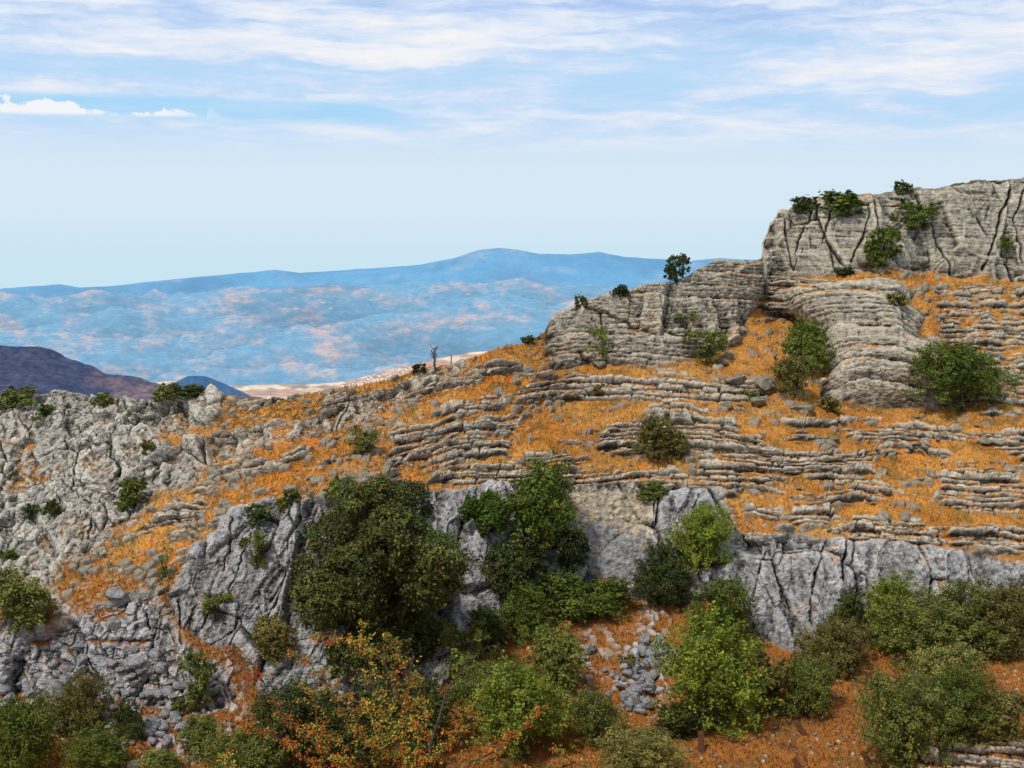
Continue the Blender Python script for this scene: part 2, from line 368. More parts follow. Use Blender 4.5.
# ledges: stepped beds with joints
jx = X+.07*noise(X*2.2, Y*1.5, Z*2.2, 199)
vj, ej, cj = voronoi(jx*.55+i2*.37, Y*.25, i2*1.7, 201, m=m_strata)
vq, eq, cq = voronoi(jx*1.3+i3*.53, Y*.5, i3*1.7, 202, m=m_strata)
rough_hi = fbm(X*3.2, Y*2.2, Z*4.2, 3, 203); cmod = sstep(-.25, .35, noise(X*.5, Y*.4, Z*.8, 204))
d_le = .36*s1*(.7+.8*j1)+.26*s2*(.85+.6*j2)+.12*s3*(.7+.8*j3)-.30*g2*sstep(-.5, .1, j2)-.07*g3-.34*np.exp(-(ej/.035)**2)*cmod-.16*np.exp(-(eq/.05)**2)*(cq > .45)+.34*(cj-.5)*sstep(0, .08, ej)+.16*(cq-.5)*sstep(0, .1, eq)
d += m_strata*(d_le-.05)
# bluffs: thick rounded beds, thin partings, a few vertical joints
jx2 = X+.09*noise(X*1.3, Y, Z*1.0, 209)+.03*noise(X*4, Y*3, Z*4, 208)
vb, eb, cb = voronoi(jx2*.20, Y*.15, W*.24+.04*noise(X*2, Y, Z*2, 207), 211, m=m_bl)
vb2, eb2, cb2 = voronoi(jx2*.55+i1*.31, Y*.3, i1*1.3, 212, m=m_bl); vb3, eb3, cb3 = voronoi(jx2*1.5+i2*.41, Y*.6, i2*1.3, 213, m=m_bl)
topm = mask_of([BLUFF['top']], wu, wv, 3); rgtm = mask_of([BLUFF['right']], wu, wv, 3)
gp = sstep(-.45, .25, j1); gq = sstep(-.35, .35, j2); cm2 = sstep(-.1, .45, noise(X*.35, Y*.3, Z*.35, 214)); cm3 = sstep(0, .5, noise(X*.5, Y*.3, Z*.6, 215))
vv_, ev, cv = voronoi(jx2*.40+Z*.06, Y*.2, Z*.07, 217, m=topm)
d_bl = (.34+.10*rgtm)*s1*(.6+.6*j1)*(1-.8*topm)-(.24+.30*rgtm)*g1*gp*(1-.75*topm)-.15*g2*gq*sstep(-.25, .3, noise(X*.3, Y*.2, Z*.5, 216))*(1-.45*topm)-.04*g3*sstep(-.1, .4, j3)*(1-.3*topm)+.07*s2*(1+j2)*(1-.5*topm)+.05*j3+.7*(cb-.5)*sstep(0, .06, eb)*(1-.3*rgtm)-(.30*np.exp(-(eb/.022)**2)*cm2+.16*np.exp(-(eb2/.03)**2)*cm3*(cb2 > .4))*(1-.8*rgtm)+.26*(cb2-.5)*(1-topm*.4)*(1-.6*rgtm)+.10*(cb3-.5)*(1-.6*rgtm)+.22*(1-.5*topm)*fbm(X*.5, Y*.5, Z*.35, 4, 221)+1.1*(blur(m_bl, 16)-.6)+2.6*rgtm*(blur(rgtm, 20)-.45)+topm*(.6*(cv-.5)*sstep(0, .06, ev)-.30*np.exp(-(ev/.02)**2)*cm2)
d += m_bl*d_bl
# cliffs: tall fractured slabs
xs = X+.22*noise(X*.45, Y*.4, Z*.3, 230)+.06*noise(X*1.7, Y*1.2, Z*1.3, 229)+Z*.30*np.where(X < -5, -1, .12)
mcl = m_cl
vc, ec, cc = voronoi(xs*.34, Y*.22, Z*.17, 231, m=mcl); vc2, ec2, cc2 = voronoi(xs*.95, Y*.6, Z*.45, 232, m=mcl); vc3, ec3, cc3 = voronoi(xs*2.3, Y*1.4, Z*1.2, 233, m=mcl)
mid = mask_of([[(562,486),(655,492),(655,585),(600,588),(565,560)]], wu, wv, 4)       # the smooth pale panel
rough = 1-.85*mid; ck1 = sstep(-.25, .3, noise(xs*.3, Y*.3, Z*.3, 234)); ck2m = sstep(-.05, .45, noise(xs*.6, Y*.4, Z*.5, 235))
d_cl = rough*(1.8*(cc-.5)*sstep(0, .10, ec)-.34*np.exp(-(ec/.018)**2)*ck1+.42*(cc2-.5)*sstep(0, .10, ec2)-.14*np.exp(-(ec2/.022)**2)*ck2m+.09*(cc3-.5)-.04*np.exp(-(ec3/.06)**2))+(.06+.18*rough)*fbm(xs*.55, Y*.6, Z*.25, 4, 241)+(.025+.06*rough)*fbm(xs*2.4, Y*1.6, Z*.9, 4, 242, True)
d += m_cl*d_cl
# karst: cracked blocks and ribs at three sizes
xk = X+.40*noise(X*.45, Y*.4, Z*.45, 250)+.12*noise(X*1.9, Y*1.5, Z*1.9, 249); zk = Z+.12*noise(X*1.9, Y*1.5, Z*1.9, 248)
vk, ek, ck = voronoi(xk*.30, Y*.20, zk*.30, 251, m=m_ka); vk2, ek2, ck2 = voronoi(xk*.85, Y*.55, zk*.75, 252, m=m_ka); vk3, ek3, ck3 = voronoi(xk*2.1, Y*1.4, zk*1.7, 253, m=m_ka)
kk1 = sstep(-.3, .25, noise(X*.3, Y*.25, Z*.3, 254)); kk2 = sstep(-.2, .35, noise(X*.55, Y*.4, Z*.55, 255))
d_ka = 1.5*(ck-.5)*sstep(0, .13, ek)-.50*np.exp(-(ek/.022)**2)*kk1+.50*(ck2-.5)*sstep(0, .12, ek2)-.26*np.exp(-(ek2/.028)**2)*kk2+.22*(ck3-.5)-.11*np.exp(-(ek3/.045)**2)*(ck2 > .3)+.30*fbm(xk*.4, Y*.4, Z*.4, 4, 261)+.13*fbm(xk*2.2, Y*1.5, Z*1.3, 4, 262, True)
d += m_ka*d_ka
# scree and bare stones in the soil
vs, es, cs_ = voronoi(X*2.3, Y*1.6, Z*2.3, 271); d_sc = .42*(cs_-.35)*sstep(.02, .14, es)
d += m_sc*d_sc*(1-solid)
# grass: hummocks and small stones
d_g = .10*fbm(X*.5, Y*.5, Z*.5, 3, 281)+.045*fbm(X*2.6, Y*2.6, Z*2.6, 3, 282)
vg, eg, cg = voronoi(jx*1.7, Y*1.1, W*4.2, 283)
vh, eh, ch = voronoi(jx*3.4, Y*2.2, W*7.5, 285)
vst = noise(X*.28, Y*.28, Z*.5, 284)
gully = sstep(460, 380, U)*sstep(395, 440, V)
stone = np.maximum(sstep(.05, .12, eg)*(cg > .89-.24*vst-.11*gully), .55*sstep(.05, .13, eh)*(ch > .86-.32*vst-.15*gully))*(1-solid)*(1-m_sc)*sstep(645, 600, V)
d += (1-solid)*(1-m_strata)*d_g+stone*.22*(1-m_strata)*(.5+cg)
pebble_v, _, pebble_c = voronoi(X*3.2, Y*2.4, Z*3.2, 286)
pebble = sstep(.36, .26, pebble_v)*(pebble_c > .84)*(1-solid)*sstep(600, 650, V)
d += pebble*.07
crk = noise(U*.06, V*.06, None, 299)
for line, wd, dp in CRACKS:
    q = (wu*.4+U*.6 > min(p[0] for p in line)-20) & (U < max(p[0] for p in line)+20)
    dd = polydist(line, wu*.7+U*.3, wv*.7+V*.3); d -= dp*np.exp(-(dd/(wd*.62*(1+.7*crk)))**2)*np.clip(solid+m_le, 0, 1)*(.65+.6*crk).clip(.15, 1)
d *= sstep(1.0, .985, T)*.6+.4
d = .65*d+.35*blur(d, 1)
PD = P+NB*d[..., None]
# ---- second pass: spread the rows evenly along each profile, so risers get as many points as treads, then roughen in 3-D
pv = HV-F*PD[..., 2]/PD[..., 1]
dl = np.linalg.norm(np.diff(PD, axis=0), axis=2)*F/PD[1:, :, 1]
ds = np.sqrt(np.diff(pv, axis=0)**2+(.45*dl)**2)+.05
ds = np.minimum(ds, 14)
arc = np.concatenate([np.zeros((1, NC), F32), np.cumsum(ds, axis=0)]); rs_ = int(round(TS*(NR-1))); lo_ = arc[rs_:rs_+1].copy(); arc = np.where(arc <= lo_, arc/lo_*TS, TS+(1-TS)*(arc-lo_)/(arc[-1:]-lo_))
def blur_cols(a, r):
    for _ in range(2):
        p = np.pad(a, [(0, 0), (r+1, r)], mode='edge'); c = np.cumsum(p, axis=1, dtype=np.float64); a = (c[:, 2*r+1:]-c[:, :-2*r-1])/(2*r+1)
    return a
arc = blur_cols(arc, 7)
NR2 = 1000; tt = np.linspace(0, 1, NR2)
def respread(a):
    o = np.empty((NR2, NC), F32)
    for c in range(NC): o[:, c] = np.interp(tt, arc[:, c], a[:, c])
    return o
PD = np.stack([respread(PD[..., k]) for k in range(3)], -1)
(d, U, V, T, W, m_bl, m_cl, m_ka, m_bk, m_sc, m_strata, m_le, solid, stone, pebble, j1, j2, j3, g1, g2, g3, s2, mid, topm, d_sc, xs, wu, wv) = [respread(np.asarray(q, F32)) for q in (d, U, V, T, W, m_bl, m_cl, m_ka, m_bk, m_sc, m_strata, m_le, solid, stone, pebble, j1, j2, j3, g1, g2, g3, s2, mid, topm, d_sc, xs, wu, wv)]
NR = NR2
def smooth_normals(r):
    n = normals(np.stack([blur(PD[..., k], r) for k in range(3)], -1)); flip = np.where(n[..., 1]*PD[..., 1]+n[..., 0]*PD[..., 0]+n[..., 2]*PD[..., 2] > 0, -1, 1)
    return n*flip[..., None]
X, Y, Z = PD[..., 0], PD[..., 1], PD[..., 2]
rocky = np.clip(solid+m_strata, 0, 1)
N2 = smooth_normals(2)
d2 = (rocky-.55*m_strata*(1-solid)-.45*topm).clip(0, 1)*(.11*fbm(X*2.6, Y*2.6, Z*3.4, 3, 291)+.06*fbm(X*7, Y*7, Z*8, 3, 292, True)*(1-.5*mid))+(1-rocky)*(.03*fbm(X*5, Y*5, Z*5, 2, 293)+.05*stone.clip(0, 1)*fbm(X*4, Y*4, Z*6, 2, 294))
PD = PD+N2*(d2*sstep(1, .99, T))[..., None]; X, Y, Z = PD[..., 0], PD[..., 1], PD[..., 2]
lam = np.clip(m_strata*(1-solid)+.55*m_bl*(1-.5*topm), 0, 1); PD = PD+N2*(lam*.07*fbm(X*.9, Y*.9, W*9, 3, 295)*sstep(1, .99, T))[..., None]; X, Y, Z = PD[..., 0], PD[..., 1], PD[..., 2]
ND = smooth_normals(1)
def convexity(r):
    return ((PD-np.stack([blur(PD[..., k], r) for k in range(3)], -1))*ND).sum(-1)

# ---- colour and cover
nz = ND[..., 2]
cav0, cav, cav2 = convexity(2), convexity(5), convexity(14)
cover = .66-nz+.26*fbm(X*.6, Y*.5, Z*.9, 3, 301)
rk_strata = sstep(-.06, .05, cover-.02+.14*m_le+.05*s2)
flat_b = sstep(.80, .93, nz)*sstep(-.1, .25, fbm(X*.5, Y*.4, Z*.5, 3, 305)); 
gr_k = sstep(.72, .9, nz+.25*fbm(X*.35, Y*.3, Z*.35, 3, 306)-.55*np.clip(cav2, -.3, .3))*sstep(.02, .30, fbm(X*.22, Y*.2, Z*.22, 3, 307)+.25*sstep(150, 235, U)+.2*sstep(540, 600, V)+.12*m_bk)
rk = m_strata*rk_strata+stone.clip(0, 1)*sstep(.2, .5, stone)
rk = np.maximum(rk, m_bl*(1-flat_b*.9)); rk = np.maximum(rk, m_cl*(1-.8*flat_b*sstep(.75, .9, nz)))
rk = np.maximum(rk*(1-m_ka), m_ka*(1-gr_k)); rk = np.maximum(rk, m_sc*sstep(.0, .1, d_sc)*.95); rk = np.maximum(rk, pebble*.8)
rk = np.maximum(rk, sstep(.42, .22, nz)*sstep(640, 600, V))
rk = np.clip(rk, 0, 1)
n1 = fbm(X*.35, Y*.3, Z*.35, 4, 311); n2 = fbm(X*1.7, Y*1.2, Z*2.2, 4, 312); n3 = fbm(X*6, Y*4, Z*7, 2, 313)
def C(*c): return np.array(c, F32)
def mixc(a, b, t): return a+(b-a)*t[..., None]
ROCK_WARM, ROCK_PALE, ROCK_BLUE, ROCK_DARK = C(.262, .232, .182), C(.42, .385, .315), C(.215, .224, .243), C(.055, .05, .042)
base = np.broadcast_to(ROCK_WARM, PD.shape).copy()
base = mixc(base, C(.275, .262, .232), m_ka*.9); base = mixc(base, C(.27, .27, .275), m_bk); base = mixc(base, ROCK_BLUE, np.clip(m_cl*(.75+.35*n1), 0, 1)); base = mixc(base, C(.24, .24, .25), m_sc); base = mixc(base, C(.34, .31, .255), m_strata*(1-solid)*.7)
base = mixc(base, ROCK_PALE, np.clip(.5*n2+.5*n1+.15+.22*(j2*m_bl+j3*m_strata).clip(-1, 1), 0, .85)*(1-.6*m_cl))
base = mixc(base, C(.40, .40, .40), np.clip(.7*n2+.4*n1+.0, 0, .75)*m_cl)
base = mixc(base, C(.42, .35, .25), mid*sstep(.0, .3, n1+.5*n2+(540-V)*.012))              # buff stain on the pale panel
streak = fbm(xs*2.2, Y*.6, Z*.22, 3, 321)
base = mixc(base, C(.13, .135, .15), np.clip(sstep(.12, .5, streak)*.6*m_cl, 0, 1))
lich = sstep(.18, .45, fbm(X*1.3, Y*1.0, W*3.5, 4, 323)); base = mixc(base, C(.10, .095, .08), lich*.5*(m_bl+.8*m_strata+.4*m_ka).clip(0, 1))
och = sstep(.25, .5, fbm(X*.8, Y*.7, Z*1.4, 3, 325)); base = mixc(base, C(.40, .22, .07), och*.3*(1-m_ka))
spk = fbm(X*4.2, Y*3.2, Z*6.5, 3, 327)
shade_and_specks = np.clip(1.08+5.5*np.clip(cav0, -.09, .06)+(4.2+1.8*m_strata)*np.clip(cav, -.2, .09)+.7*np.clip(cav2, -.5, .3)-.5*sstep(.10, .38, spk)*(1+.3*m_ka)-.14*g3*(m_bl+m_strata).clip(0, 1)*sstep(-.2, .3, j3)-.5*m_strata*g2-.2*m_strata*g3, .13, 1.6)  # shade painted into crevices and gaps, light on edges; plus lichen specks, partings
base = base*C(.94, .94, .94)*shade_and_specks[..., None]*(1+.22*n3)[..., None]
g_t = fbm(X*.16, Y*.14, Z*.2, 4, 331); g_f = fbm(X*.9, Y*.7, Z*1.2, 4, 332); g_s = fbm(X*4.5, Y*3, Z*5, 2, 333)
grass = np.broadcast_to(C(.40, .162, .027), PD.shape).copy()
grass = mixc(grass, C(.47, .255, .07), np.clip(.38+1.0*g_t+.5*g_f, 0, 1)*sstep(620, 560, V))
grass = mixc(grass, C(.52, .165, .016), sstep(.15, .55, g_f+.6*fbm(X*.3, Y*.25, Z*.8, 3, 335))*.85*sstep(620, 560, V))
soil = sstep(560, 640, V-np.where(U < 300, -20, 0))
grass = mixc(grass, C(.27, .105, .028), soil*(.75+.3*g_t)); grass = mixc(grass, C(.14, .062, .024), sstep(.05, .4, g_f)*soil*.8)
grass = mixc(grass, C(.16, .10, .035), sstep(.04, .40, fbm(X*1.1, Y*.8, Z*2, 4, 337))*.7)
grass = mixc(grass, C(.12, .11, .035), sstep(.2, .5, fbm(X*.7, Y*.5, Z*1.4, 4, 339))*.55)
base = mixc(base, C(.17, .15, .115), stone.clip(0, 1)*(1-rocky)*.75)
grass = grass*(1+.20*g_s+.30*g_f)[..., None]*np.clip(1+1.2*cav, .6, 1.2)[..., None]  # random tone, and shade painted into the hollows of the grass
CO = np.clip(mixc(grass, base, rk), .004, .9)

# ---- rows behind the skyline, and the near side of the hollow up to the photographer's feet
def extra_rows():
    back = []; bc = []
    top = PD[-1]; 
    for q, (dy, dz) in enumerate([(.5, -.02), (1.4, -.15), (3, -.6), (6, -1.8), (12, -4.5), (25, -11), (50, -26), (90, -52), (160, -100), (260, -170)]):
        r = top.copy(); r[:, 1] += dy; r[:, 2] += dz; r[:, 0] *= (top[:, 1]+dy)/top[:, 1]; back.append(r); bc.append(CO[-1]*.3+np.array([.3, .2, .1], F32)*.7 if q > 2 else CO[-1])
    front = []; fc = []
    low = PD[0]
    for a in np.linspace(0, 1, 60)[1:]:
        Yy = lerp(low[:, 1], 1.5, a); zz = lerp(low[:, 2], -1.75, a)-3.2*np.sin(np.pi*a)*(1-a*.4)
        xx = (us-CU)/F*np.maximum(Yy, 60.)
        hum = .25*noise(xx*.3, Yy*.3, None, 401)*np.sin(np.pi*a); front.append(np.stack([xx, Yy, zz+hum], -1).astype(F32))
        c = noise(xx*.6, Yy*.6, None, 402)[:, None]; fc.append(np.clip(np.array([.27, .12, .035], F32)*(1+.5*c), .02, .5))
    return back, bc, front[::-1], fc[::-1]
bk, bc, fr, fc = extra_rows()
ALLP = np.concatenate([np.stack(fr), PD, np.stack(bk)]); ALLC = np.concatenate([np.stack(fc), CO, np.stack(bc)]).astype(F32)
NF = len(fr); nrt = ALLP.shape[0]

# ---- split the sheet: each bluff, cliff, outcrop and ledge is a mesh of its own
REG = {}
reg = np.zeros(U.shape, np.int16)
def region(key, polys, cond):
    REG[len(REG)+1] = key
    mk = np.zeros(U.shape, bool)
    for p in polys: mk |= inpoly(p, wu, wv)
    reg[mk & cond & (reg == 0)] = len(REG)
yes = np.ones(U.shape, bool)
region(('rock_bluff', 'large fractured grey rock butte crowning the hill at top right', 'rock bluff', 'limestone bluffs on the hill'), [BLUFF['top']], yes)
region(('rock_bluff', 'long layered rock bluff on the ridge below the lone skyline tree', 'rock bluff', 'limestone bluffs on the hill'), [BLUFF['mid']], yes)
region(('rock_bluff', 'rounded layered rock bluff between two green bushes on the right', 'rock bluff', 'limestone bluffs on the hill'), [BLUFF['right']], yes)
region(('rock_cliff', 'slanting blue-grey rock cliff left of the big dark holm oak', 'cliff', 'grey cliffs at the foot of the hill'), [CLIFF['left']], yes)
region(('rock_cliff', 'smooth pale cliff panel between the tall shrub and bright green shrubs', 'cliff', 'grey cliffs at the foot of the hill'), [CLIFF['mid']], yes)
region(('rock_cliff', 'vertically cracked grey cliff above the bushes on the right', 'cliff', 'grey cliffs at the foot of the hill'), [CLIFF['right']], yes)
region(('rock_cliff', 'low broken grey blocks of rock at the lower left', 'cliff', 'grey cliffs at the foot of the hill'), [CLIFF['blocks']], yes)
region(('rock_outcrop', 'broad pale cracked rock slope filling the left edge', 'rock outcrop', 'pale outcrops on the left'), [KARST['slope']], rk > .3)
region(('rock_outcrop', 'slanting rib of pale broken rock between the grassy gully and skyline', 'rock outcrop', 'pale outcrops on the left'), [KARST['rib']], rk > .3)
for key, (p, lab) in LEDGE.items(): region(('rock_ledge', lab, 'rock ledge', 'thin bedded ledges on the orange slope'), [p], rk > .45)
full = np.zeros((nrt, NC), np.int16); full[NF:NF+NR] = reg
fl = full[:-1, :-1]
idx = np.arange(nrt*NC, dtype=np.int64).reshape(nrt, NC)
quads = np.stack([idx[:-1, :-1], idx[:-1, 1:], idx[1:, 1:], idx[1:, :-1]], -1).reshape(-1, 4); fl = fl.ravel()
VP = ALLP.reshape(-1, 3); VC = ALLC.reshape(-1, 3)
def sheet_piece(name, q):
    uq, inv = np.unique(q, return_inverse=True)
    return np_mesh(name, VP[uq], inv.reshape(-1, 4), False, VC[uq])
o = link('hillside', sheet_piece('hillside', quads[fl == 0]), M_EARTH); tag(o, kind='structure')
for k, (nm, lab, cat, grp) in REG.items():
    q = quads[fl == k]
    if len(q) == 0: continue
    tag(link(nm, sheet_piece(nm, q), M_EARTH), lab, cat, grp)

def ground(u, v):
    """surface point of the hill seen at picture position (u, v), put back on that sight line"""
    c = int(round((u-us[0])/(us[1]-us[0]))); c = min(max(c, 0), NC-1)
    pv = HV-F*PD[:, c, 2]/PD[:, c, 1]
    r = int(np.argmin(np.abs(pv-v)))
    y = float(PD[r, c, 1]); return Vector(((u-CU)/F*y, y, -(v-HV)/F*y))

# ------------------------------------------------------------------ dry grass tufts
def tufts(n=90000):
    gmask = ((1-rk)*sstep(.0, .3, ND[..., 2])).ravel(); w = gmask*(np.repeat(1, gmask.size)); w = np.clip(w-.4, 0, 1); w /= w.sum()
    pick = RNG.choice(w.size, n, p=w); p = PD.reshape(-1, 3)[pick]; c = CO.reshape(-1, 3)[pick]
    p = p+RNG.normal(0, .03, p.shape); h = RNG.uniform(.06, .19, n); a = RNG.uniform(0, np.pi, n); wd = RNG.uniform(.02, .05, n)
    lean = RNG.normal(0, .05, (n, 2)); dx = np.cos(a)*wd; dy = np.sin(a)*wd; zz = np.zeros(n)
    v0 = p+np.stack([-dx, -dy, zz-.03], -1); v1 = p+np.stack([dx, dy, zz-.03], -1); v2 = p+np.stack([lean[:, 0], lean[:, 1], h], -1)
    v = np.stack([v0, v1, v2], 1).reshape(-1, 3); f = np.arange(3*n).reshape(-1, 3)
    cc = np.repeat(np.clip(c*RNG.uniform(.75, 1.1, (n, 1)), .01, .8), 3, axis=0)
    o = link('dry_grass', np_mesh('dry_grass', v, f, False, cc), M_HAW); tag(o, 'short dry orange grass growing between the rock ledges', 'grass', kind='stuff')
tufts()
# ------------------------------------------------------------------ far land
class Sheet:
    def __init__(s, name, silh, v0, Yfun, amp, nc, nr, colfun, mat, ulo=-250, uhi=1280, seed=0, scale=.001, back=3000):
        u = np.linspace(ulo, uhi, nc).astype(F32); t = np.linspace(0, 1, nr).astype(F32); Uu, Tt = np.meshgrid(u, t)
        S = np.array(silh, float); top = np.interp(Uu, S[:, 0], S[:, 1])
        top = top+1.3*fbm(Uu*.03, Uu*0, None, 5, seed+9)
        Vv = v0+(top-v0)*Tt; Yy = Yfun(Uu, Vv, Tt).astype(F32)
        Pp = unproject(Uu, Vv, Yy).astype(F32)
        rel = fbm(Pp[..., 0]*scale, Pp[..., 1]*scale*.55, None, 6, seed, True, .52)
        fd = sstep(1., .88, Tt)*sstep(0, .1, Tt); k_ = (Yy+amp*3.0*rel*fd)/Yy; Pp *= k_[..., None]; Pp[..., 2] += amp*.85*rel*fd
        s.u, s.P = u, Pp
        col = colfun(Pp, Uu, (HV-F*Pp[..., 2]/Pp[..., 1]).astype(F32), rel)
        r = Pp[-1].copy(); r[:, 1] += back; r[:, 2] -= back*.35
        A = np.concatenate([Pp, r[None]]); Cc = np.concatenate([col, col[-1:]])
        n, m = A.shape[:2]; ix = np.arange(n*m).reshape(n, m)
        q = np.stack([ix[:-1, :-1], ix[:-1, 1:], ix[1:, 1:], ix[1:, :-1]], -1).reshape(-1, 4)
        s.o = tag(link(name, np_mesh(name, A.reshape(-1, 3), q, True, Cc.reshape(-1, 3)), mat), kind='structure')
    def at(s, u, v):
        c = int(np.argmin(np.abs(s.u-u))); pv = HV-F*s.P[:, c, 2]/s.P[:, c, 1]; r = int(np.argmin(np.abs(pv-v)))
        y = float(s.P[r, c, 1]); return Vector(((u-CU)/F*y, y, -(v-HV)/F*y)), y
def far_col(green, tan, thr, seed, sx=.0016):
    def f(Pp, Uu, Vv, rel):
        a = fbm(Uu*.02, Vv*.05, None, 6, seed, gain=.62); b = fbm(Uu*.07, Vv*.2, None, 5, seed+3, gain=.65)
        t = sstep(thr-.05, thr+.6, a+.5*b+.22*rel)*np.clip(.75+.9*b, 0, 1)
        c = mixc(np.broadcast_to(C(*green), Pp.shape).copy(), C(*tan), t*.8)
        return np.clip(c*np.clip(1+1.0*b+1.6*rel, .25, 2.3)[..., None], .01, .9).astype(F32)  # relief shading put into the colour along with forest density: valleys darker
    return f
# back range with the peak, then the broad foothills in front of it
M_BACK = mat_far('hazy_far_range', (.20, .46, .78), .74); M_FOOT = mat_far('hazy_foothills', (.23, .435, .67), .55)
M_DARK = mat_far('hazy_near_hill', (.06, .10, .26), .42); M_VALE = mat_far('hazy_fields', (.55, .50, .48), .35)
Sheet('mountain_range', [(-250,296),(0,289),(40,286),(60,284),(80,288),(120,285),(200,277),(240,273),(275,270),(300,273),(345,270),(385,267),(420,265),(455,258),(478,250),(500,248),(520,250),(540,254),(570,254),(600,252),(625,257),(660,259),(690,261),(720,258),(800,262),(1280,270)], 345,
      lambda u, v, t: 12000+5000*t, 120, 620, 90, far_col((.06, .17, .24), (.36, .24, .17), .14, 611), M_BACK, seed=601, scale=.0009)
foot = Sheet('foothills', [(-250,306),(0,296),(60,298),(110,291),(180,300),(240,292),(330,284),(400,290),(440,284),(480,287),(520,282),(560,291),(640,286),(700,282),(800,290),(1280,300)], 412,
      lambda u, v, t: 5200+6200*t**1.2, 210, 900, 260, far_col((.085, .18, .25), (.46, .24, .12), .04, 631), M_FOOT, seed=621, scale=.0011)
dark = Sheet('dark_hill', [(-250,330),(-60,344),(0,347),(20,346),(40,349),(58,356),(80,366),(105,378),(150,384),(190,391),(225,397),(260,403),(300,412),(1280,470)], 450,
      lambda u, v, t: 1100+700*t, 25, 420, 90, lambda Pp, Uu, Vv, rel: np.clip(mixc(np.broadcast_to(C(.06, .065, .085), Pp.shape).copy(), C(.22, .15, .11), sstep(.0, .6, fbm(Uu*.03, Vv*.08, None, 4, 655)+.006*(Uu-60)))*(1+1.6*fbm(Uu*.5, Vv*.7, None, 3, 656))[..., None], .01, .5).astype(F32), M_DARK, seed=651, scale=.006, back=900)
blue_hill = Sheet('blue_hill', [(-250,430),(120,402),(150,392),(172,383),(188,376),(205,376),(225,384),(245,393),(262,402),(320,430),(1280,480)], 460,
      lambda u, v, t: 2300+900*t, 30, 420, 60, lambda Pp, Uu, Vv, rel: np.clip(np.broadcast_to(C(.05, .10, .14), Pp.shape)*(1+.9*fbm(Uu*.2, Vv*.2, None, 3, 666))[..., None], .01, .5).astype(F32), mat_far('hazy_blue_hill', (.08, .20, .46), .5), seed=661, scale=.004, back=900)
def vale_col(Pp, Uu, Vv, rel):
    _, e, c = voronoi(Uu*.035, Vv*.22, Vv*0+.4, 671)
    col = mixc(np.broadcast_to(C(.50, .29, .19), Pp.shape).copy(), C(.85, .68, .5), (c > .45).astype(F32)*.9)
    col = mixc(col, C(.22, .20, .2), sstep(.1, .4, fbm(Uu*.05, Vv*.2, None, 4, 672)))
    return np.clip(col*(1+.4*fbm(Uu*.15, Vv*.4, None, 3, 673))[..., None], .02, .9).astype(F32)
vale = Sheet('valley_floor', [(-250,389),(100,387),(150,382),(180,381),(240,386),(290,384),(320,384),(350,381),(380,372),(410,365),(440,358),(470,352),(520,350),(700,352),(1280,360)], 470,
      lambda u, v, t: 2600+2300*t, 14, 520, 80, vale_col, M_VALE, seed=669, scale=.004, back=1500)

# houses
def house_mesh(w, d_, h):
    m = MB(); m.box((0, 0, h/2), (w, d_, h)); wall = m
    r = MB(); o_ = .06*w
    r.add([(-w/2-o_, -d_/2-o_, h), (w/2+o_, -d_/2-o_, h), (w/2+o_, d_/2+o_, h), (-w/2-o_, d_/2+o_, h), (-w/2-o_, 0, h*1.45), (w/2+o_, 0, h*1.45)], [(0, 1, 5, 4), (2, 3, 4, 5), (0, 4, 3), (1, 2, 5), (3, 2, 1, 0)])
    return wall.mesh('wall'), r.mesh('roof')
HM = [house_mesh(14, 11, 8), house_mesh(18, 10, 7), house_mesh(11, 11, 11)]
def house(p, k, rz, s, label, group):
    e = empty('house', p); e.rotation_euler.z = rz; e.scale = (s,)*3; tag(e, label, 'house', group)
    link('wall', HM[k][0], M_LIME, e); link('roof', HM[k][1], M_TILE, e)
for i in range(110):
    a = random.random(); u = lerp(343, 432, a); v = lerp(387, 363, a)+random.uniform(-1.5, 6.5)
    p, _ = vale.at(u, v); house(p, random.randrange(3), random.uniform(0, 3), random.uniform(.5, .85), 'tiny white house in the far town beyond the ridge', 'white houses of the far town')
for (u, v, s, lab) in [(323, 303, 1.6, 'white farmhouse highest on the far foothills'), (82, 316, 1.5, 'white farmhouse on the tan hillside at far left'), (331, 309, 1.3, 'small white house below the highest far farmhouse'), (502, 294, 1.3, 'white house on the pink slope under the far peak'), (468, 295, 1.3, 'white house left of the pink slope under the far peak'), (288, 312, 1.4, 'small far house among tan fields left of the highest farmhouse'), (296, 309, 1.3, 'small far house on the road beside tan fields'), (40, 317, 1.3, 'small house near the far left edge of the foothills')]:
    p, _ = foot.at(u, v); house(p, 1, .3, s, lab, 'farmhouses scattered over the far foothills')

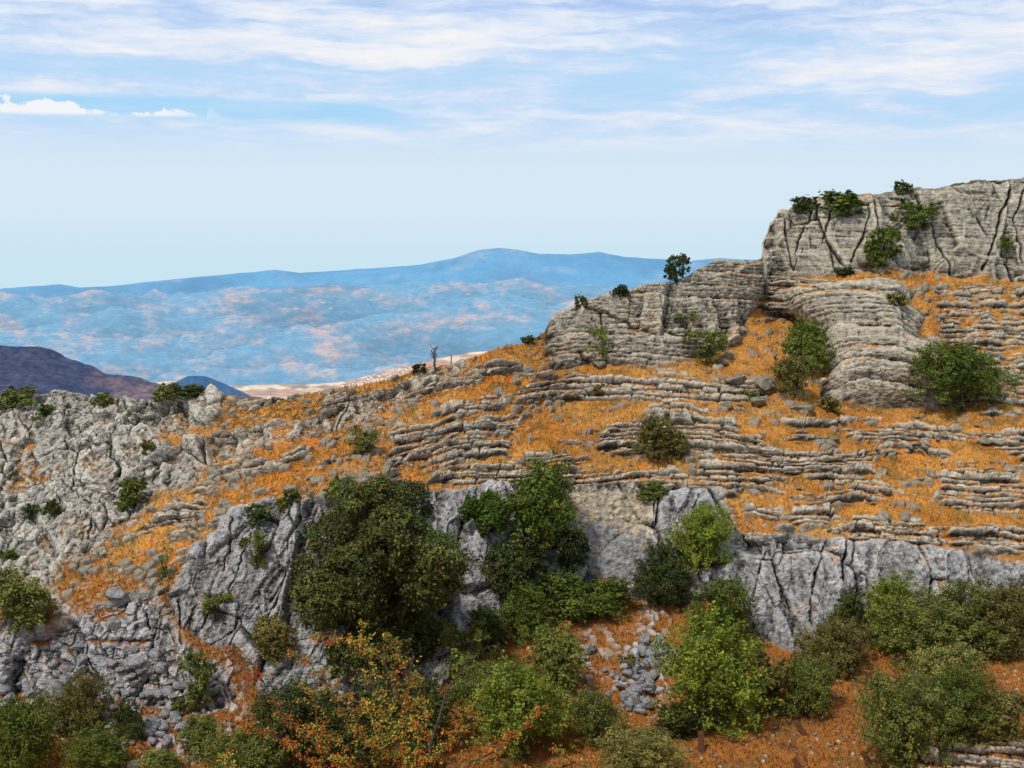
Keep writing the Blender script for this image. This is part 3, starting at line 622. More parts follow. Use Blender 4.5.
# ------------------------------------------------------------------ plants
def leaf_quads(c, nrm, size, rng, asp=1.7):
    n = len(c); r = rng.normal(size=(n, 3)); a = np.cross(nrm, r); a /= np.linalg.norm(a, axis=1)[:, None]+1e-9; b = np.cross(nrm, a)
    s = (size*rng.uniform(.6, 1.3, n))[:, None]; L_ = a*s*asp*.5; Wd = b*s*.5; up = nrm*s*.18
    v = np.stack([c-L_, c+Wd+up, c+L_, c-Wd+up], 1).reshape(-1, 3); return v, np.arange(4*n).reshape(-1, 4)
def crown_mesh(name, seed, leaf, nleaf, lobes=9, spread=.15, airy=0., kind='round', nclump=None):
    """leaf clumps gathered on the shells of overlapping lobes inside a unit crown"""
    rng = np.random.default_rng(seed); cs = []; rs = []
    for k in range(lobes):
        if kind == 'round':
            a = rng.uniform(0, 2*np.pi); r = .34*np.sqrt(rng.uniform(.0, 1)); z = rng.uniform(.2, .78)
            r *= 1-.7*max(0, (z-.45)/.55); rad = rng.uniform(.16, .27)*(1-.25*airy)
        elif kind == 'dome':
            a = rng.uniform(0, 2*np.pi); r = .36*np.sqrt(rng.uniform(0, 1)); z = rng.uniform(.12, .62)*(1-r*.6); rad = rng.uniform(.15, .25)
        elif kind == 'tall':
            a = rng.uniform(0, 2*np.pi); z = rng.uniform(.1, .86); r = .26*np.sqrt(rng.uniform(0, 1))*(1-.35*z); rad = rng.uniform(.13, .22)
        else:   # spray
            a = rng.uniform(0, 2*np.pi); z = rng.uniform(.15, .85); r = .42*rng.uniform(.2, 1)*(.5+.5*z); rad = rng.uniform(.08, .15)
        cs.append((r*np.cos(a), r*np.sin(a), z)); rs.append(rad)
    cs = np.array(cs); rs = np.array(rs)
    nc_ = nclump or max(30, nleaf//26); k = rng.choice(lobes, nc_, p=rs**2/(rs**2).sum())
    dr = rng.normal(size=(nc_, 3)); dr[:, 2] += .25; dr /= np.linalg.norm(dr, axis=1)[:, None]
    cl = cs[k]+dr*(rs[k]*rng.uniform(.72, 1.12, nc_))[:, None]; cl[:, 2] = np.abs(cl[:, 2])
    per = rng.integers(0, nc_, nleaf); off = rng.normal(size=(nleaf, 3))*np.array([1, 1, .75]); sp = spread*rng.uniform(.35, 1, nc_)
    pos = cl[per]+off*(sp[per]*.5)[:, None]+dr[per]*rng.uniform(-.03, .05, nleaf)[:, None]
    shoot = (rng.random(nc_) < .3)[per]; ln_ = rng.uniform(0, 1, nleaf)*rng.uniform(.05, .17, nc_)[per]
    sd = dr+np.array([0, 0, .55]); sd /= np.linalg.norm(sd, axis=1)[:, None]
    pos = np.where(shoot[:, None], cl[per]+sd[per]*ln_[:, None]+off*.018, pos)
    pos[:, 2] = np.maximum(pos[:, 2], .01)
    nrm = dr[per]*.8+rng.normal(size=(nleaf, 3))*.75+np.array([0, 0, .5]); nrm /= np.linalg.norm(nrm, axis=1)[:, None]
    v, f = leaf_quads(pos, nrm, np.full(nleaf, leaf), rng)
    cb = rng.uniform(.6, 1.4, nc_)[per]*rng.uniform(.7, 1.35, nleaf); warm = rng.uniform(-.5, 1, nc_)[per]*.5+rng.uniform(-.2, .4, nleaf)
    col = np.stack([cb*(1+.4*warm), cb*(1+.05*warm), cb*(1-.25*warm)], -1); col = np.repeat(np.clip(col, .1, 2.2), 4, axis=0)
    # normalise to the unit box
    lo, hi = np.percentile(v, 1.5, axis=0), np.percentile(v, 98.5, axis=0)
    v[:, 0] = (v[:, 0]-(lo[0]+hi[0])/2)/(hi[0]-lo[0]); v[:, 1] = (v[:, 1]-(lo[1]+hi[1])/2)/(hi[1]-lo[1]); v[:, 2] = v[:, 2]/hi[2]
    return np_mesh(name, v, f, False, col), (cl, cs)
def trunk_mesh(seed, tips, stems=4, thick=.018):
    rng = random.Random(seed); m = MB()
    for k in range(stems):
        a = 2*math.pi*k/stems+rng.uniform(-.5, .5); b = Vector((.03*math.cos(a), .03*math.sin(a), -.06))
        e = Vector(tips[rng.randrange(len(tips))]); mid_ = b.lerp(e, .5)+Vector((rng.uniform(-.06, .06), rng.uniform(-.06, .06), rng.uniform(0, .1)))
        m.tube([b, b.lerp(mid_, .5)+Vector((rng.uniform(-.03, .03), 0, .02)), mid_, mid_.lerp(e, .6), e], [thick, thick*.85, thick*.65, thick*.4, thick*.2], 5)
        for q in range(4):
            e2 = Vector(tips[rng.randrange(len(tips))]); s0 = mid_.lerp(e, rng.uniform(0, .7)); m.tube([s0, s0.lerp(e2, .5)+Vector((0, 0, .04)), e2], [thick*.45, thick*.3, thick*.12], 4, False)
    return m.mesh('trunk', True)
KIT = {}
def kit(key, n, leaf, nleaf, **kw):
    KIT[key] = []
    for i in range(n):
        me, (cl, cs) = crown_mesh('crown', hash_seed(key)+i*31, leaf, nleaf, **kw)
        KIT[key].append((me, trunk_mesh(hash_seed(key)+i, [tuple(c) for c in np.concatenate([cs, cl[:12]])])))
def hash_seed(s): return sum((i+1)*ord(c) for i, c in enumerate(s)) % 9973
kit('tiny', 3, .13, 420, lobes=5, spread=.22, kind='dome')
kit('small', 4, .075, 1500, lobes=7, spread=.2, kind='round')
kit('wisp', 3, .06, 520, lobes=9, spread=.16, kind='spray', airy=1)
kit('mid', 4, .032, 7000, lobes=13, spread=.13, kind='round', nclump=260)
kit('midopen', 3, .04, 2300, lobes=12, spread=.13, kind='spray', airy=.6)
kit('big', 4, .019, 17000, lobes=20, spread=.10, kind='round', nclump=520)
kit('bigdome', 4, .018, 17000, lobes=22, spread=.095, kind='dome', nclump=520)
kit('tall', 2, .022, 12000, lobes=20, spread=.11, kind='tall', nclump=420)
G_BRIGHT, G_MID, G_DARK, G_OLIVE, G_BROWN, G_DEEP, G_PALE = (.160, .215, .030), (.105, .145, .025), (.062, .082, .022), (.140, .170, .040), (.148, .138, .040), (.044, .058, .018), (.21, .215, .065)
PLANT_N = [0]
def plant(u, v, w, h, key, col, label, cat='shrub', name='shrub', group=None, depth=.75, dy=0., sink=.06):
    """w, h in pixels; base of the plant at (u, v)"""
    p = ground(u, v); p.y += 0; sc = p.y/F
    i = PLANT_N[0]; PLANT_N[0] += 1
    cm, tm = KIT[key][i % len(KIT[key])]
    e = empty(name, p+Vector((0, dy, 0))); tag(e, label, cat, group)
    W_, H_ = w*sc, h*sc
    rz = random.uniform(0, 6.28) if abs(w-h) < 2.2*min(w, h) else 0
    c = link('crown', cm, M_LEAF, e); t = link('trunk', tm, M_BARK, e)
    for o_ in (c, t):
        o_.scale = (W_, W_*max(depth, .6), H_); o_.rotation_euler.z = random.uniform(-.5, .5)+(math.pi if random.random() < .5 else 0); o_.location.z = -sink*H_
    j = random.uniform(.88, 1.12); c.color = (col[0]*j, col[1]*j, col[2]*j, 1); return e
SH = 'shrubs scattered over the hillside'
P_ = [
 # upper hill
 (676,281,25,27,'small',G_DARK,'lone dark round tree on the skyline above the long bluff','tree','tree'),
 (581,306,12,11,'tiny',G_DARK,'tiny dark bush on the ridge line left of the lone skyline tree'),
 (621,296,15,11,'tiny',G_DEEP,'low dark bush on the ridge between two other skyline bushes'),
 (528,344,13,9,'tiny',G_DARK,'tiny dark bush at the left foot of the long bluff'),
 (419,372,13,9,'tiny',G_DEEP,'low black-green bush beside the dead tree'),
 (805,216,24,20,'small',G_DARK,'dark bush on the left shoulder of the top butte'),
 (843,214,40,24,'small',G_MID,'bright wide bush on the rim of the top butte'),
 (903,192,18,11,'tiny',G_DARK,'small bush on the skyline of the top butte'),
 (881,266,38,40,'small',G_MID,'rounded green bush growing at the foot of the top butte'),
 (914,236,44,38,'midopen',G_MID,'loose green bush hanging in a crack of the top butte'),
 (1006,264,20,30,'wisp',G_MID,'thin green bush on the butte at the right edge'),
 (806,304,26,12,'tiny',G_MID,'low green bush in the shade above the twin bushes'),
 (845,276,18,9,'tiny',G_DEEP,'tiny dark plant on the terrace under the butte'),
 (897,304,20,11,'tiny',G_BROWN,'small brown bush on top of the right bluff'),
 (808,372,42,52,'mid',G_MID,'green bush leaning on the left side of the right bluff'),
 (793,397,36,42,'mid',G_BROWN,'olive brown bush below the green bush by the right bluff'),
 (962,411,92,70,'big',G_MID,'big bright green bush at the right foot of the right bluff'),
 (706,363,42,34,'midopen',G_OLIVE,'spiky olive bush at the foot of the long bluff'),
 (597,361,22,34,'wisp',G_OLIVE,'thin olive bush against the left end of the long bluff'),
 (682,326,30,14,'wisp',G_OLIVE,'faint mossy plant in the face of the long bluff'),
 (660,458,52,42,'mid',G_BROWN,'dark olive bush on the stacked thin ledges'),
 (362,457,28,32,'midopen',G_OLIVE,'dark leaning bush alone on the golden slope'),
 (830,412,20,16,'tiny',G_BROWN,'small dry bush under the right bluff'),
 (650,500,24,18,'small',G_MID,'small green plant at the top of the pale cliff'),
 (600,395,16,11,'tiny',G_BROWN,'small brown tuft in front of the broad cracked ledge'),
 (752,400,14,9,'tiny',G_OLIVE,'small olive tuft beside the grey boulder'),
 # left knoll
 (16,408,34,22,'small',G_OLIVE,'olive bush on the far left of the skyline'),
 (46,415,16,12,'tiny',G_MID,'small green plant in a joint of the pale slope'),
 (37,428,14,13,'wisp',G_OLIVE,'thin plant below the far left skyline bush'),
 (103,405,19,12,'tiny',G_OLIVE,'low bush on the pale knoll skyline'),
 (167,400,26,17,'small',G_OLIVE,'left one of two touching bushes on the pale skyline'),
 (188,399,30,14,'small',G_DARK,'darker right one of two touching bushes on the pale skyline'),
 (132,509,30,32,'small',G_MID,'green bush in the grassy gully beside the pale rock'),
 (148,453,13,14,'tiny',G_BROWN,'small brown bush among the pale blocks'),
 (14,484,8,14,'wisp',G_DARK,'tiny dark plant in a crack near the left edge'),
 (52,514,14,14,'tiny',G_DARK,'small dark plant low on the pale slope'),
 (33,518,16,15,'tiny',G_DARK,'small dark plant left of another low on the pale slope'),
 (18,628,62,58,'mid',G_OLIVE,'dull green bush at the left edge below the pale slope'),
 (10,560,14,11,'tiny',G_MID,'small green tuft at the left edge over orange grass'),
 # grey left cliff
 (260,526,26,22,'small',G_DARK,'dark bush at the head of the slanting cliff'),
 (292,503,16,14,'tiny',G_DARK,'small dark bush on the rim of the slanting cliff'),
 (281,508,12,10,'tiny',G_OLIVE,'tiny olive bush beside the dark rim bush'),
 (340,498,26,22,'small',G_OLIVE,'green bush on the rim left of the holm oak'),
 (257,570,20,40,'midopen',G_OLIVE,'narrow olive bush in the cleft of the slanting cliff'),
 (217,620,30,28,'midopen',G_OLIVE,'loose green bush in the hollow of the slanting cliff'),
 (166,578,14,24,'wisp',G_OLIVE,'thin plant at the left end of the slanting cliff'),
 (272,660,44,46,'mid',G_BROWN,'rusty dark bush at the foot of the slanting cliff'),
 (245,545,10,8,'tiny',G_MID,'tiny plant on the slanting cliff face'),
 # hollow in the middle
 (541,560,66,102,'tall',G_MID,'tall bushy tree in front of the cliff','tree','tree'),
 (520,596,52,60,'mid',G_DEEP,'dark shrub under the tall bushy tree'),
 (566,590,44,66,'midopen',G_DEEP,'dark hanging shrub on the right of the tall bushy tree'),
 (500,600,52,56,'mid',G_DARK,'shrub left of and below the tall bushy tree'),
 (560,618,62,48,'mid',G_MID,'green shrub at the foot of the smooth cliff'),
 (603,616,54,38,'mid',G_MID,'leafy shrub spreading right along the cliff foot'),
 (524,640,44,56,'mid',G_MID,'bright green shrub standing in the hollow'),
 (487,650,40,44,'mid',G_DARK,'dark shrub at the edge of the hollow'),
 (700,575,60,72,'big',G_BRIGHT,'bright shrub against the right side of the smooth cliff'),
 (665,606,58,62,'big',G_DARK,'dark shrub in the corner of the smooth cliff'),
 (721,642,64,66,'big',G_MID,'green shrub at the foot of the cracked cliff'),
 (712,728,100,112,'big',G_BRIGHT,'largest bright green shrub standing on the orange soil'),
 (762,714,50,70,'midopen',G_BROWN,'sparse reddish shrub beside the largest bright shrub'),
 (803,714,62,56,'bigdome',G_OLIVE,'olive shrub right of the reddish sparse shrub'),
 (831,672,68,56,'bigdome',G_BROWN,'brown green rounded shrub in front of the cracked cliff'),
 (893,646,58,74,'big',G_BRIGHT,'upright bright green shrub against the right cliff'),
 (848,638,38,50,'mid',G_DARK,'dark shrub behind the upright bright shrub'),
 (930,660,86,62,'bigdome',G_OLIVE,'olive shrub left of the dark one by the right cliff'),
 (972,652,84,70,'big',G_OLIVE,'tall olive shrub in the middle of the right thicket'),
 (1012,655,64,76,'big',G_BROWN,'brown olive shrub at the right end of the thicket'),
 (946,694,76,50,'bigdome',G_PALE,'pale olive shrub in front of the right thicket'),
 (908,766,84,92,'bigdome',G_OLIVE,'large olive shrub at the bottom right on the soil'),
 (966,736,72,68,'big',G_MID,'darker green shrub leaning on the large olive shrub'),
 (1003,740,54,50,'mid',G_BROWN,'small brown shrub over the pale slabs'),
 # lower middle
 (525,756,98,92,'big',G_BRIGHT,'light green shrub at the bottom centre'),
 (495,730,70,70,'bigdome',G_OLIVE,'dull shrub behind the light green shrub at bottom centre'),
 (556,692,54,66,'mid',G_OLIVE,'olive shrub above the light green shrub at bottom centre'),
 (470,690,54,72,'midopen',G_OLIVE,'thin olive shrub near the fallen blocks'),
 (596,744,54,54,'big',G_OLIVE,'compact olive shrub left of the stone heap'),
 (641,782,76,54,'bigdome',G_PALE,'flat pale shrub at the bottom edge'),
 (679,736,46,34,'mid',G_DARK,'low dark shrub below the stone heap'),
 (628,676,22,24,'wisp',G_BROWN,'dry brown plant among the stones on red soil'),
 (440,655,30,40,'midopen',G_OLIVE,'thin shrub in front of the grey blocks'),
 (592,300,1,1,'tiny',G_DARK,'skip'),
 # bottom left
 (16,776,68,80,'bigdome',G_MID,'large green shrub in the bottom left corner'),
 (77,732,58,60,'bigdome',G_BROWN,'brown olive shrub on the rubble at lower left'),
 (96,772,58,44,'big',G_MID,'green shrub in front of the brown olive shrub'),
 (129,738,32,38,'mid',G_DARK,'small dark shrub beside white rubble'),
 (195,712,34,62,'midopen',G_OLIVE,'slender sapling against the grey blocks'),
 (200,754,40,38,'mid',G_OLIVE,'dull shrub behind the round one at the bottom left'),
 (246,784,76,56,'bigdome',G_OLIVE,'round olive shrub at the bottom left of the hawthorn'),
 (305,770,96,88,'big',G_DARK,'dark green shrub behind the red hawthorn'),
 (395,760,110,80,'bigdome',G_DARK,'dark shrub mostly hidden behind the red hawthorn'),
 (160,775,40,24,'mid',G_OLIVE,'low shrub at the bottom edge on white rubble'),
]
for q in P_:
    if q[6] == 'skip': continue
    u, v, w, h, key, col, lab = q[:7]; cat, nm = (q[7], q[8]) if len(q) > 7 else ('shrub', 'shrub')
    plant(u, v, w, h, key, col, lab, cat, nm, SH)

# ivy sheet on the cliff left of the tall tree
def ivy():
    p = ground(488, 535); sc = p.y/F; rng = np.random.default_rng(5); n = 6500
    e = empty('ivy', p); tag(e, 'glossy green ivy hanging over the cliff rim left of the tall bushy tree', 'ivy')
    uu = rng.uniform(-1, 1, n); vv = rng.uniform(0, 1, n); keep = vv > .12+.55*np.abs(uu)**2.2+.16*np.sin(uu*9); keep &= vv < .93+.09*np.sin(uu*7+1)-.35*np.abs(uu)**3+.05*np.sin(uu*23); uu, vv = uu[keep], vv[keep]; n = len(uu)
    pos = np.stack([uu*27*sc, -.15-.35*np.cos(uu*5)*np.sin(vv*6)*.5-rng.uniform(.0, .5, n)-.35*np.sin(vv*3), vv*46*sc], -1)
    nrm = rng.normal(size=(n, 3))*.6+np.array([0, -.8, .6]); nrm /= np.linalg.norm(nrm, axis=1)[:, None]
    v, f = leaf_quads(pos, nrm, np.full(n, .15), rng, 1.3); b = np.repeat(rng.uniform(.6, 1.5, n)[:, None]*np.array([1, 1, 1]), 4, axis=0)
    c = link('leaves', np_mesh('leaves', v, f, False, b), M_LEAF, e); c.color = (.060, .098, .014, 1)
    m = MB()
    for k in range(6): x = (k-2.5)*8*sc; m.tube([(x, .2, 44*sc), (x+.1, -.05, 24*sc), (x-.1, .0, 2*sc)], [.03, .025, .012], 5)
    m.build('stem', M_BARK, e)
ivy()
# the big holm oak
def oak():
    p = ground(385, 655); sc = p.y/F; p = p+Vector((0, -1.0, 0)); sc = p.y/F
    e = empty('holm_oak', p); tag(e, 'large dense dark holm oak against the grey cliff', 'tree')
    rng = np.random.default_rng(77)
    lob = [(338,545,40),(372,515,42),(330,585,36),(360,570,42),(398,528,40),(430,560,42),(415,590,40),(445,540,28),(385,490,22),(345,620,38),(395,625,42),(372,600,44),(360,490,18),(455,565,18),(310,600,16),(320,640,22),(415,640,26),(315,560,16),(408,505,26),(352,642,22),(392,640,24)]
    P0 = []; R0 = []
    for (u, v, r) in lob:
        P0.append(((u-385)*sc, rng.uniform(-1.2, 1.2)*(r*sc)*.8, (655-v)*sc)); R0.append(r*sc)
    P0 = np.array(P0); R0 = np.array(R0)*.80; P0[:, 1] *= 2.2; nc_ = 2100; n = 88000
    k = rng.choice(len(lob), nc_, p=R0**2/(R0**2).sum()); dr = rng.normal(size=(nc_, 3)); dr[:, 2] += .35; dr[:, 1] -= .25; dr /= np.linalg.norm(dr, axis=1)[:, None]
    cl = P0[k]+dr*(R0[k]*rng.uniform(.86, 1.04, nc_))[:, None]
    per = rng.integers(0, nc_, n); sp = rng.uniform(.10, .24, nc_)
    pos = cl[per]+rng.normal(size=(n, 3))*np.array([1, 1, .8])*sp[per][:, None]
    nrm = dr[per]*.8+rng.normal(size=(n, 3))*.7+np.array([0, 0, .4]); nrm /= np.linalg.norm(nrm, axis=1)[:, None]
    v, f = leaf_quads(pos, nrm, np.full(n, .112), rng)
    cb = rng.uniform(.6, 1.4, nc_)[per]*rng.uniform(.7, 1.4, n)*rng.uniform(.72, 1.35, len(lob))[k][per]; wm = rng.uniform(-.3, .7, nc_)[per]
    col = np.repeat(np.stack([cb*(1+.45*wm), cb*(1+.1*wm), cb*(1-.2*wm)], -1), 4, axis=0)
    c = link('crown', np_mesh('crown', v, f, False, col), M_LEAF, e); c.color = (.080, .096, .026, 1)
    m = MB(); m.tube([(0, 0, -.6), (.1, .1, .8), (-.1, .1, 2.0), (0, 0, 3.6)], [.34, .27, .22, .12], 9)
    for q in range(14): a = P0[q]; m.tube([(0, .05, .9+.1*q), Vector((0, 0, 1.6)).lerp(Vector(a), .5)+Vector((0, 0, .3)), a], [.12, .09, .03], 6)
    m.build('trunk', M_BARK, e, True)
oak()
# dead tree and bare post on the ridge
def dead_tree():
    p = ground(434, 367); sc = p.y/F; e = empty('dead_tree', p); tag(e, 'thin bare dead tree standing on the ridge line', 'dead tree'); rng = random.Random(4)
    m = MB(); m.tube([(0, 0, -.3), (.05, 0, 8*sc), (0, 0, 15*sc), (.1, 0, 20*sc)], [.085, .07, .05, .015], 6); m.build('trunk', M_DEAD, e, True)
    b = MB()
    for q in range(16):
        z = rng.uniform(7, 18)*sc; a = rng.uniform(0, 6.28); l = rng.uniform(2.5, 5.5)*sc; d_ = Vector((math.cos(a), math.sin(a)*.6, rng.uniform(.3, .9)))*l
        b.tube([(0.03, 0, z), Vector((0.03, 0, z))+d_*.6, Vector((0.03, 0, z))+d_+Vector((0, 0, .12))], [.035, .025, .01], 4)
    b.build('branch', M_DEAD, e)
    p = ground(451, 363); s = MB(); s.tube([(0, 0, -.2), (.02, 0, 5*sc), (0, 0, 9*sc)], [.04, .035, .02], 5); s.tube([(.0, 0, 5*sc), (.16, 0, 7*sc)], [.025, .012], 4)
    o_ = s.build('dead_sapling', M_DEAD); o_.location = p; tag(o_, 'tiny bare dead sapling right of the dead tree', 'dead tree')
dead_tree()

# ------------------------------------------------------------------ boulders
def stone_mesh(seed, flat=.7, cuts=13, sub=3):
    import bmesh
    rng = np.random.default_rng(seed); bm = bmesh.new(); bmesh.ops.create_icosphere(bm, subdivisions=sub, radius=1)
    v = np.array([q.co[:] for q in bm.verts]); nn = rng.normal(size=(cuts, 3)); nn /= np.linalg.norm(nn, axis=1)[:, None]; dd = rng.uniform(.5, .85, cuts)
    for a, b in zip(nn, dd):
        s = v@a; v = v-np.maximum(s-b, 0)[:, None]*a
    q = v.astype(F32)*2.3; v = v*(1+.09*noise(q[:, 0], q[:, 1], q[:, 2], seed)+.05*noise(q[:, 0]*2.7, q[:, 1]*2.7, q[:, 2]*2.7, seed+1))[:, None]
    v[:, 2] *= flat
    for a, b in zip(bm.verts, v): a.co = b
    me = bpy.data.meshes.new('boulder'); bm.to_mesh(me); bm.free(); return me
ST_A = [stone_mesh(900+i, random.uniform(.5, .8)) for i in range(7)]; ST_B = [stone_mesh(950+i, random.uniform(.6, .9), sub=2) for i in range(9)]
for me in ST_A: me.materials.append(M_STONE_A)
for me in ST_B: me.materials.append(M_STONE_B)
def boulder(u, v, w, h, label, kit_=ST_A, group='boulders lying on the hillside', name='boulder'):
    p = ground(u, v); sc = p.y/F; o_ = link(name, random.choice(kit_)); o_.location = p+Vector((0, 0, h*sc*.32))
    o_.scale = (w*sc*.55, w*sc*random.uniform(.45, .6), h*sc*.75); o_.rotation_euler = (random.uniform(-.15, .15), random.uniform(-.2, .2), random.uniform(0, 6.28) if abs(w-h) < w*.5 else random.choice((0, math.pi))+random.uniform(-.3, .3))
    tag(o_, label, 'boulder', group); return o_
for u, v, w, h, lab in [(765,391,21,18,'pale upright boulder at the end of the broad cracked ledge'), (727,408,15,10,'pale flat boulder on orange grass under the broad cracked ledge'), (757,405,18,10,'low boulder left of the small dry bush on the orange grass'), (599,367,16,9,'rounded boulder at the foot of the long bluff'), (863,266,20,12,'angular boulder balanced at the foot of the top butte'), (985,445,14,11,'pale round boulder beside the ledge at the right edge'), (834,441,11,5,'small pale flat stone below the right bluff'), (741,492,9,7,'small dark round stone alone on the orange slope'), (885,494,15,8,'dark flat stone on the orange slope'), (802,411,26,9,'long low grey stone under the olive brown bush'), (722,365,14,8,'small stone beside the spiky olive bush'), (736,385,22,12,'broad broken stone left of the pale upright boulder')]:
    boulder(u, v, w, h, lab)
for u, v, w, h, lab in [(447,676,26,24,'big rounded grey block among the fallen blocks'), (443,655,28,15,'tilted flat grey block above the rounded one'), (489,628,14,24,'pale upright rock between the shrubs of the hollow'), (140,733,40,14,'pale flat slab in the rubble at lower left'), (130,668,22,14,'grey square block under the broken cliff'), (40,640,11,14,'small upright grey stone in the orange grass at left'), (118,598,24,14,'grey rounded rock on the gully grass'), (56,700,34,24,'grey slanting slab beside the brown olive shrub'), (150,672,16,14,'stacked grey block in the middle of the rubble'), (590,652,18,12,'grey stone on red soil left of the stone heap')]:
    boulder(u, v, w, h, lab, ST_B)
# heap of stones
for i in range(64):
    a = random.random(); u = lerp(657, 628, a)+random.gauss(0, 9); v = lerp(646, 712, a)+random.gauss(0, 6); w = random.uniform(6, 15)
    boulder(u, v, w, w*random.uniform(.6, 1.2), 'loose angular stone in the grey heap on red soil', ST_B, 'stones of the grey heap', 'stone')
# white rubble, lower left
for i in range(70):
    u = random.gauss(165, 32); v = random.gauss(725, 26); w = random.uniform(5, 14)
    if v > 768 or u < 80: continue
    boulder(u, v, w, w*random.uniform(.5, .9), 'pale angular stone in the rubble at the lower left', ST_B, 'stones of the pale rubble', 'stone')
for i in range(34):
    u = random.gauss(152, 14); v = random.uniform(655, 700); w = random.uniform(8, 17)
    boulder(u, v, w, w*random.uniform(.45, .8), 'grey slab piled below the broken cliff at lower left', ST_B, 'slabs piled at the broken cliff', 'stone')
for i in range(60):
    u = random.uniform(2, 150); v = 700+random.gauss(0, 22)-.25*(u-60); w = random.uniform(6, 17)
    boulder(u, v, w, w*random.uniform(.5, .9), 'grey angular block in the rubble at the left edge', ST_B, 'blocks of the left rubble', 'stone')
# loose stones on the slopes
cnt = 0
while cnt < 50:
    u = random.uniform(180, 1020); v = random.uniform(395, 535)
    c = int((u-us[0])/(us[1]-us[0])); r = int(np.argmin(np.abs(V[:, c]-v)))
    if solid[r, c] > .2 or rk[r, c] > .4 or v > 545-max(0, 420-u)*.2: continue
    w = random.uniform(3, 8); boulder(u, v, w, w*random.uniform(.4, .7), 'small weathered stone lying in the orange grass', ST_A, 'small stones in the orange grass', 'stone'); cnt += 1
for i in range(46):
    u = random.uniform(660, 900); v = random.uniform(690, 766); w = random.uniform(2.5, 6)
    boulder(u, v, w, w*.6, 'pebble on the red soil between the shrubs at lower right', ST_B, 'pebbles on the red soil', 'stone')
for i in range(20):
    u = random.uniform(565, 640); v = random.uniform(636, 700); w = random.uniform(4, 11)
    boulder(u, v, w, w*.7, 'grey stone sunk in the red soil of the hollow', ST_B, 'stones in the red hollow', 'stone')
# rusty fence stakes
for u, v, h, lean, lab in [(702,752,22,-.05,'upright rusty stake at the bottom beside the pale flat shrub'), (806,736,18,-.62,'rusty stake leaning left on the open orange soil'), (803,772,18,-.6,'rusty stake leaning left at the bottom edge'), (872,768,20,-.5,'rusty stake beside the large olive shrub'), (869,690,20,.05,'farthest rusty stake between the shrubs'), (441,768,16,0,'rusty stake beside the hawthorn')]:
    p = ground(u, v); sc = p.y/F; m = MB(); R_ = Matrix.Rotation(lean, 3, 'Y'); hh = h*sc*.85
    for dx, dd in ((0, (5.5*sc, .03, hh*1.3)), (-2.7*sc, (.03, .14, hh*1.3))): m.box(R_ @ Vector((dx, .09 if dx else 0, hh*.45)), dd, R_)
    o_ = m.build('fence_stake', M_RUST); o_.location = p; tag(o_, lab, 'fence stake', 'rusty fence stakes')

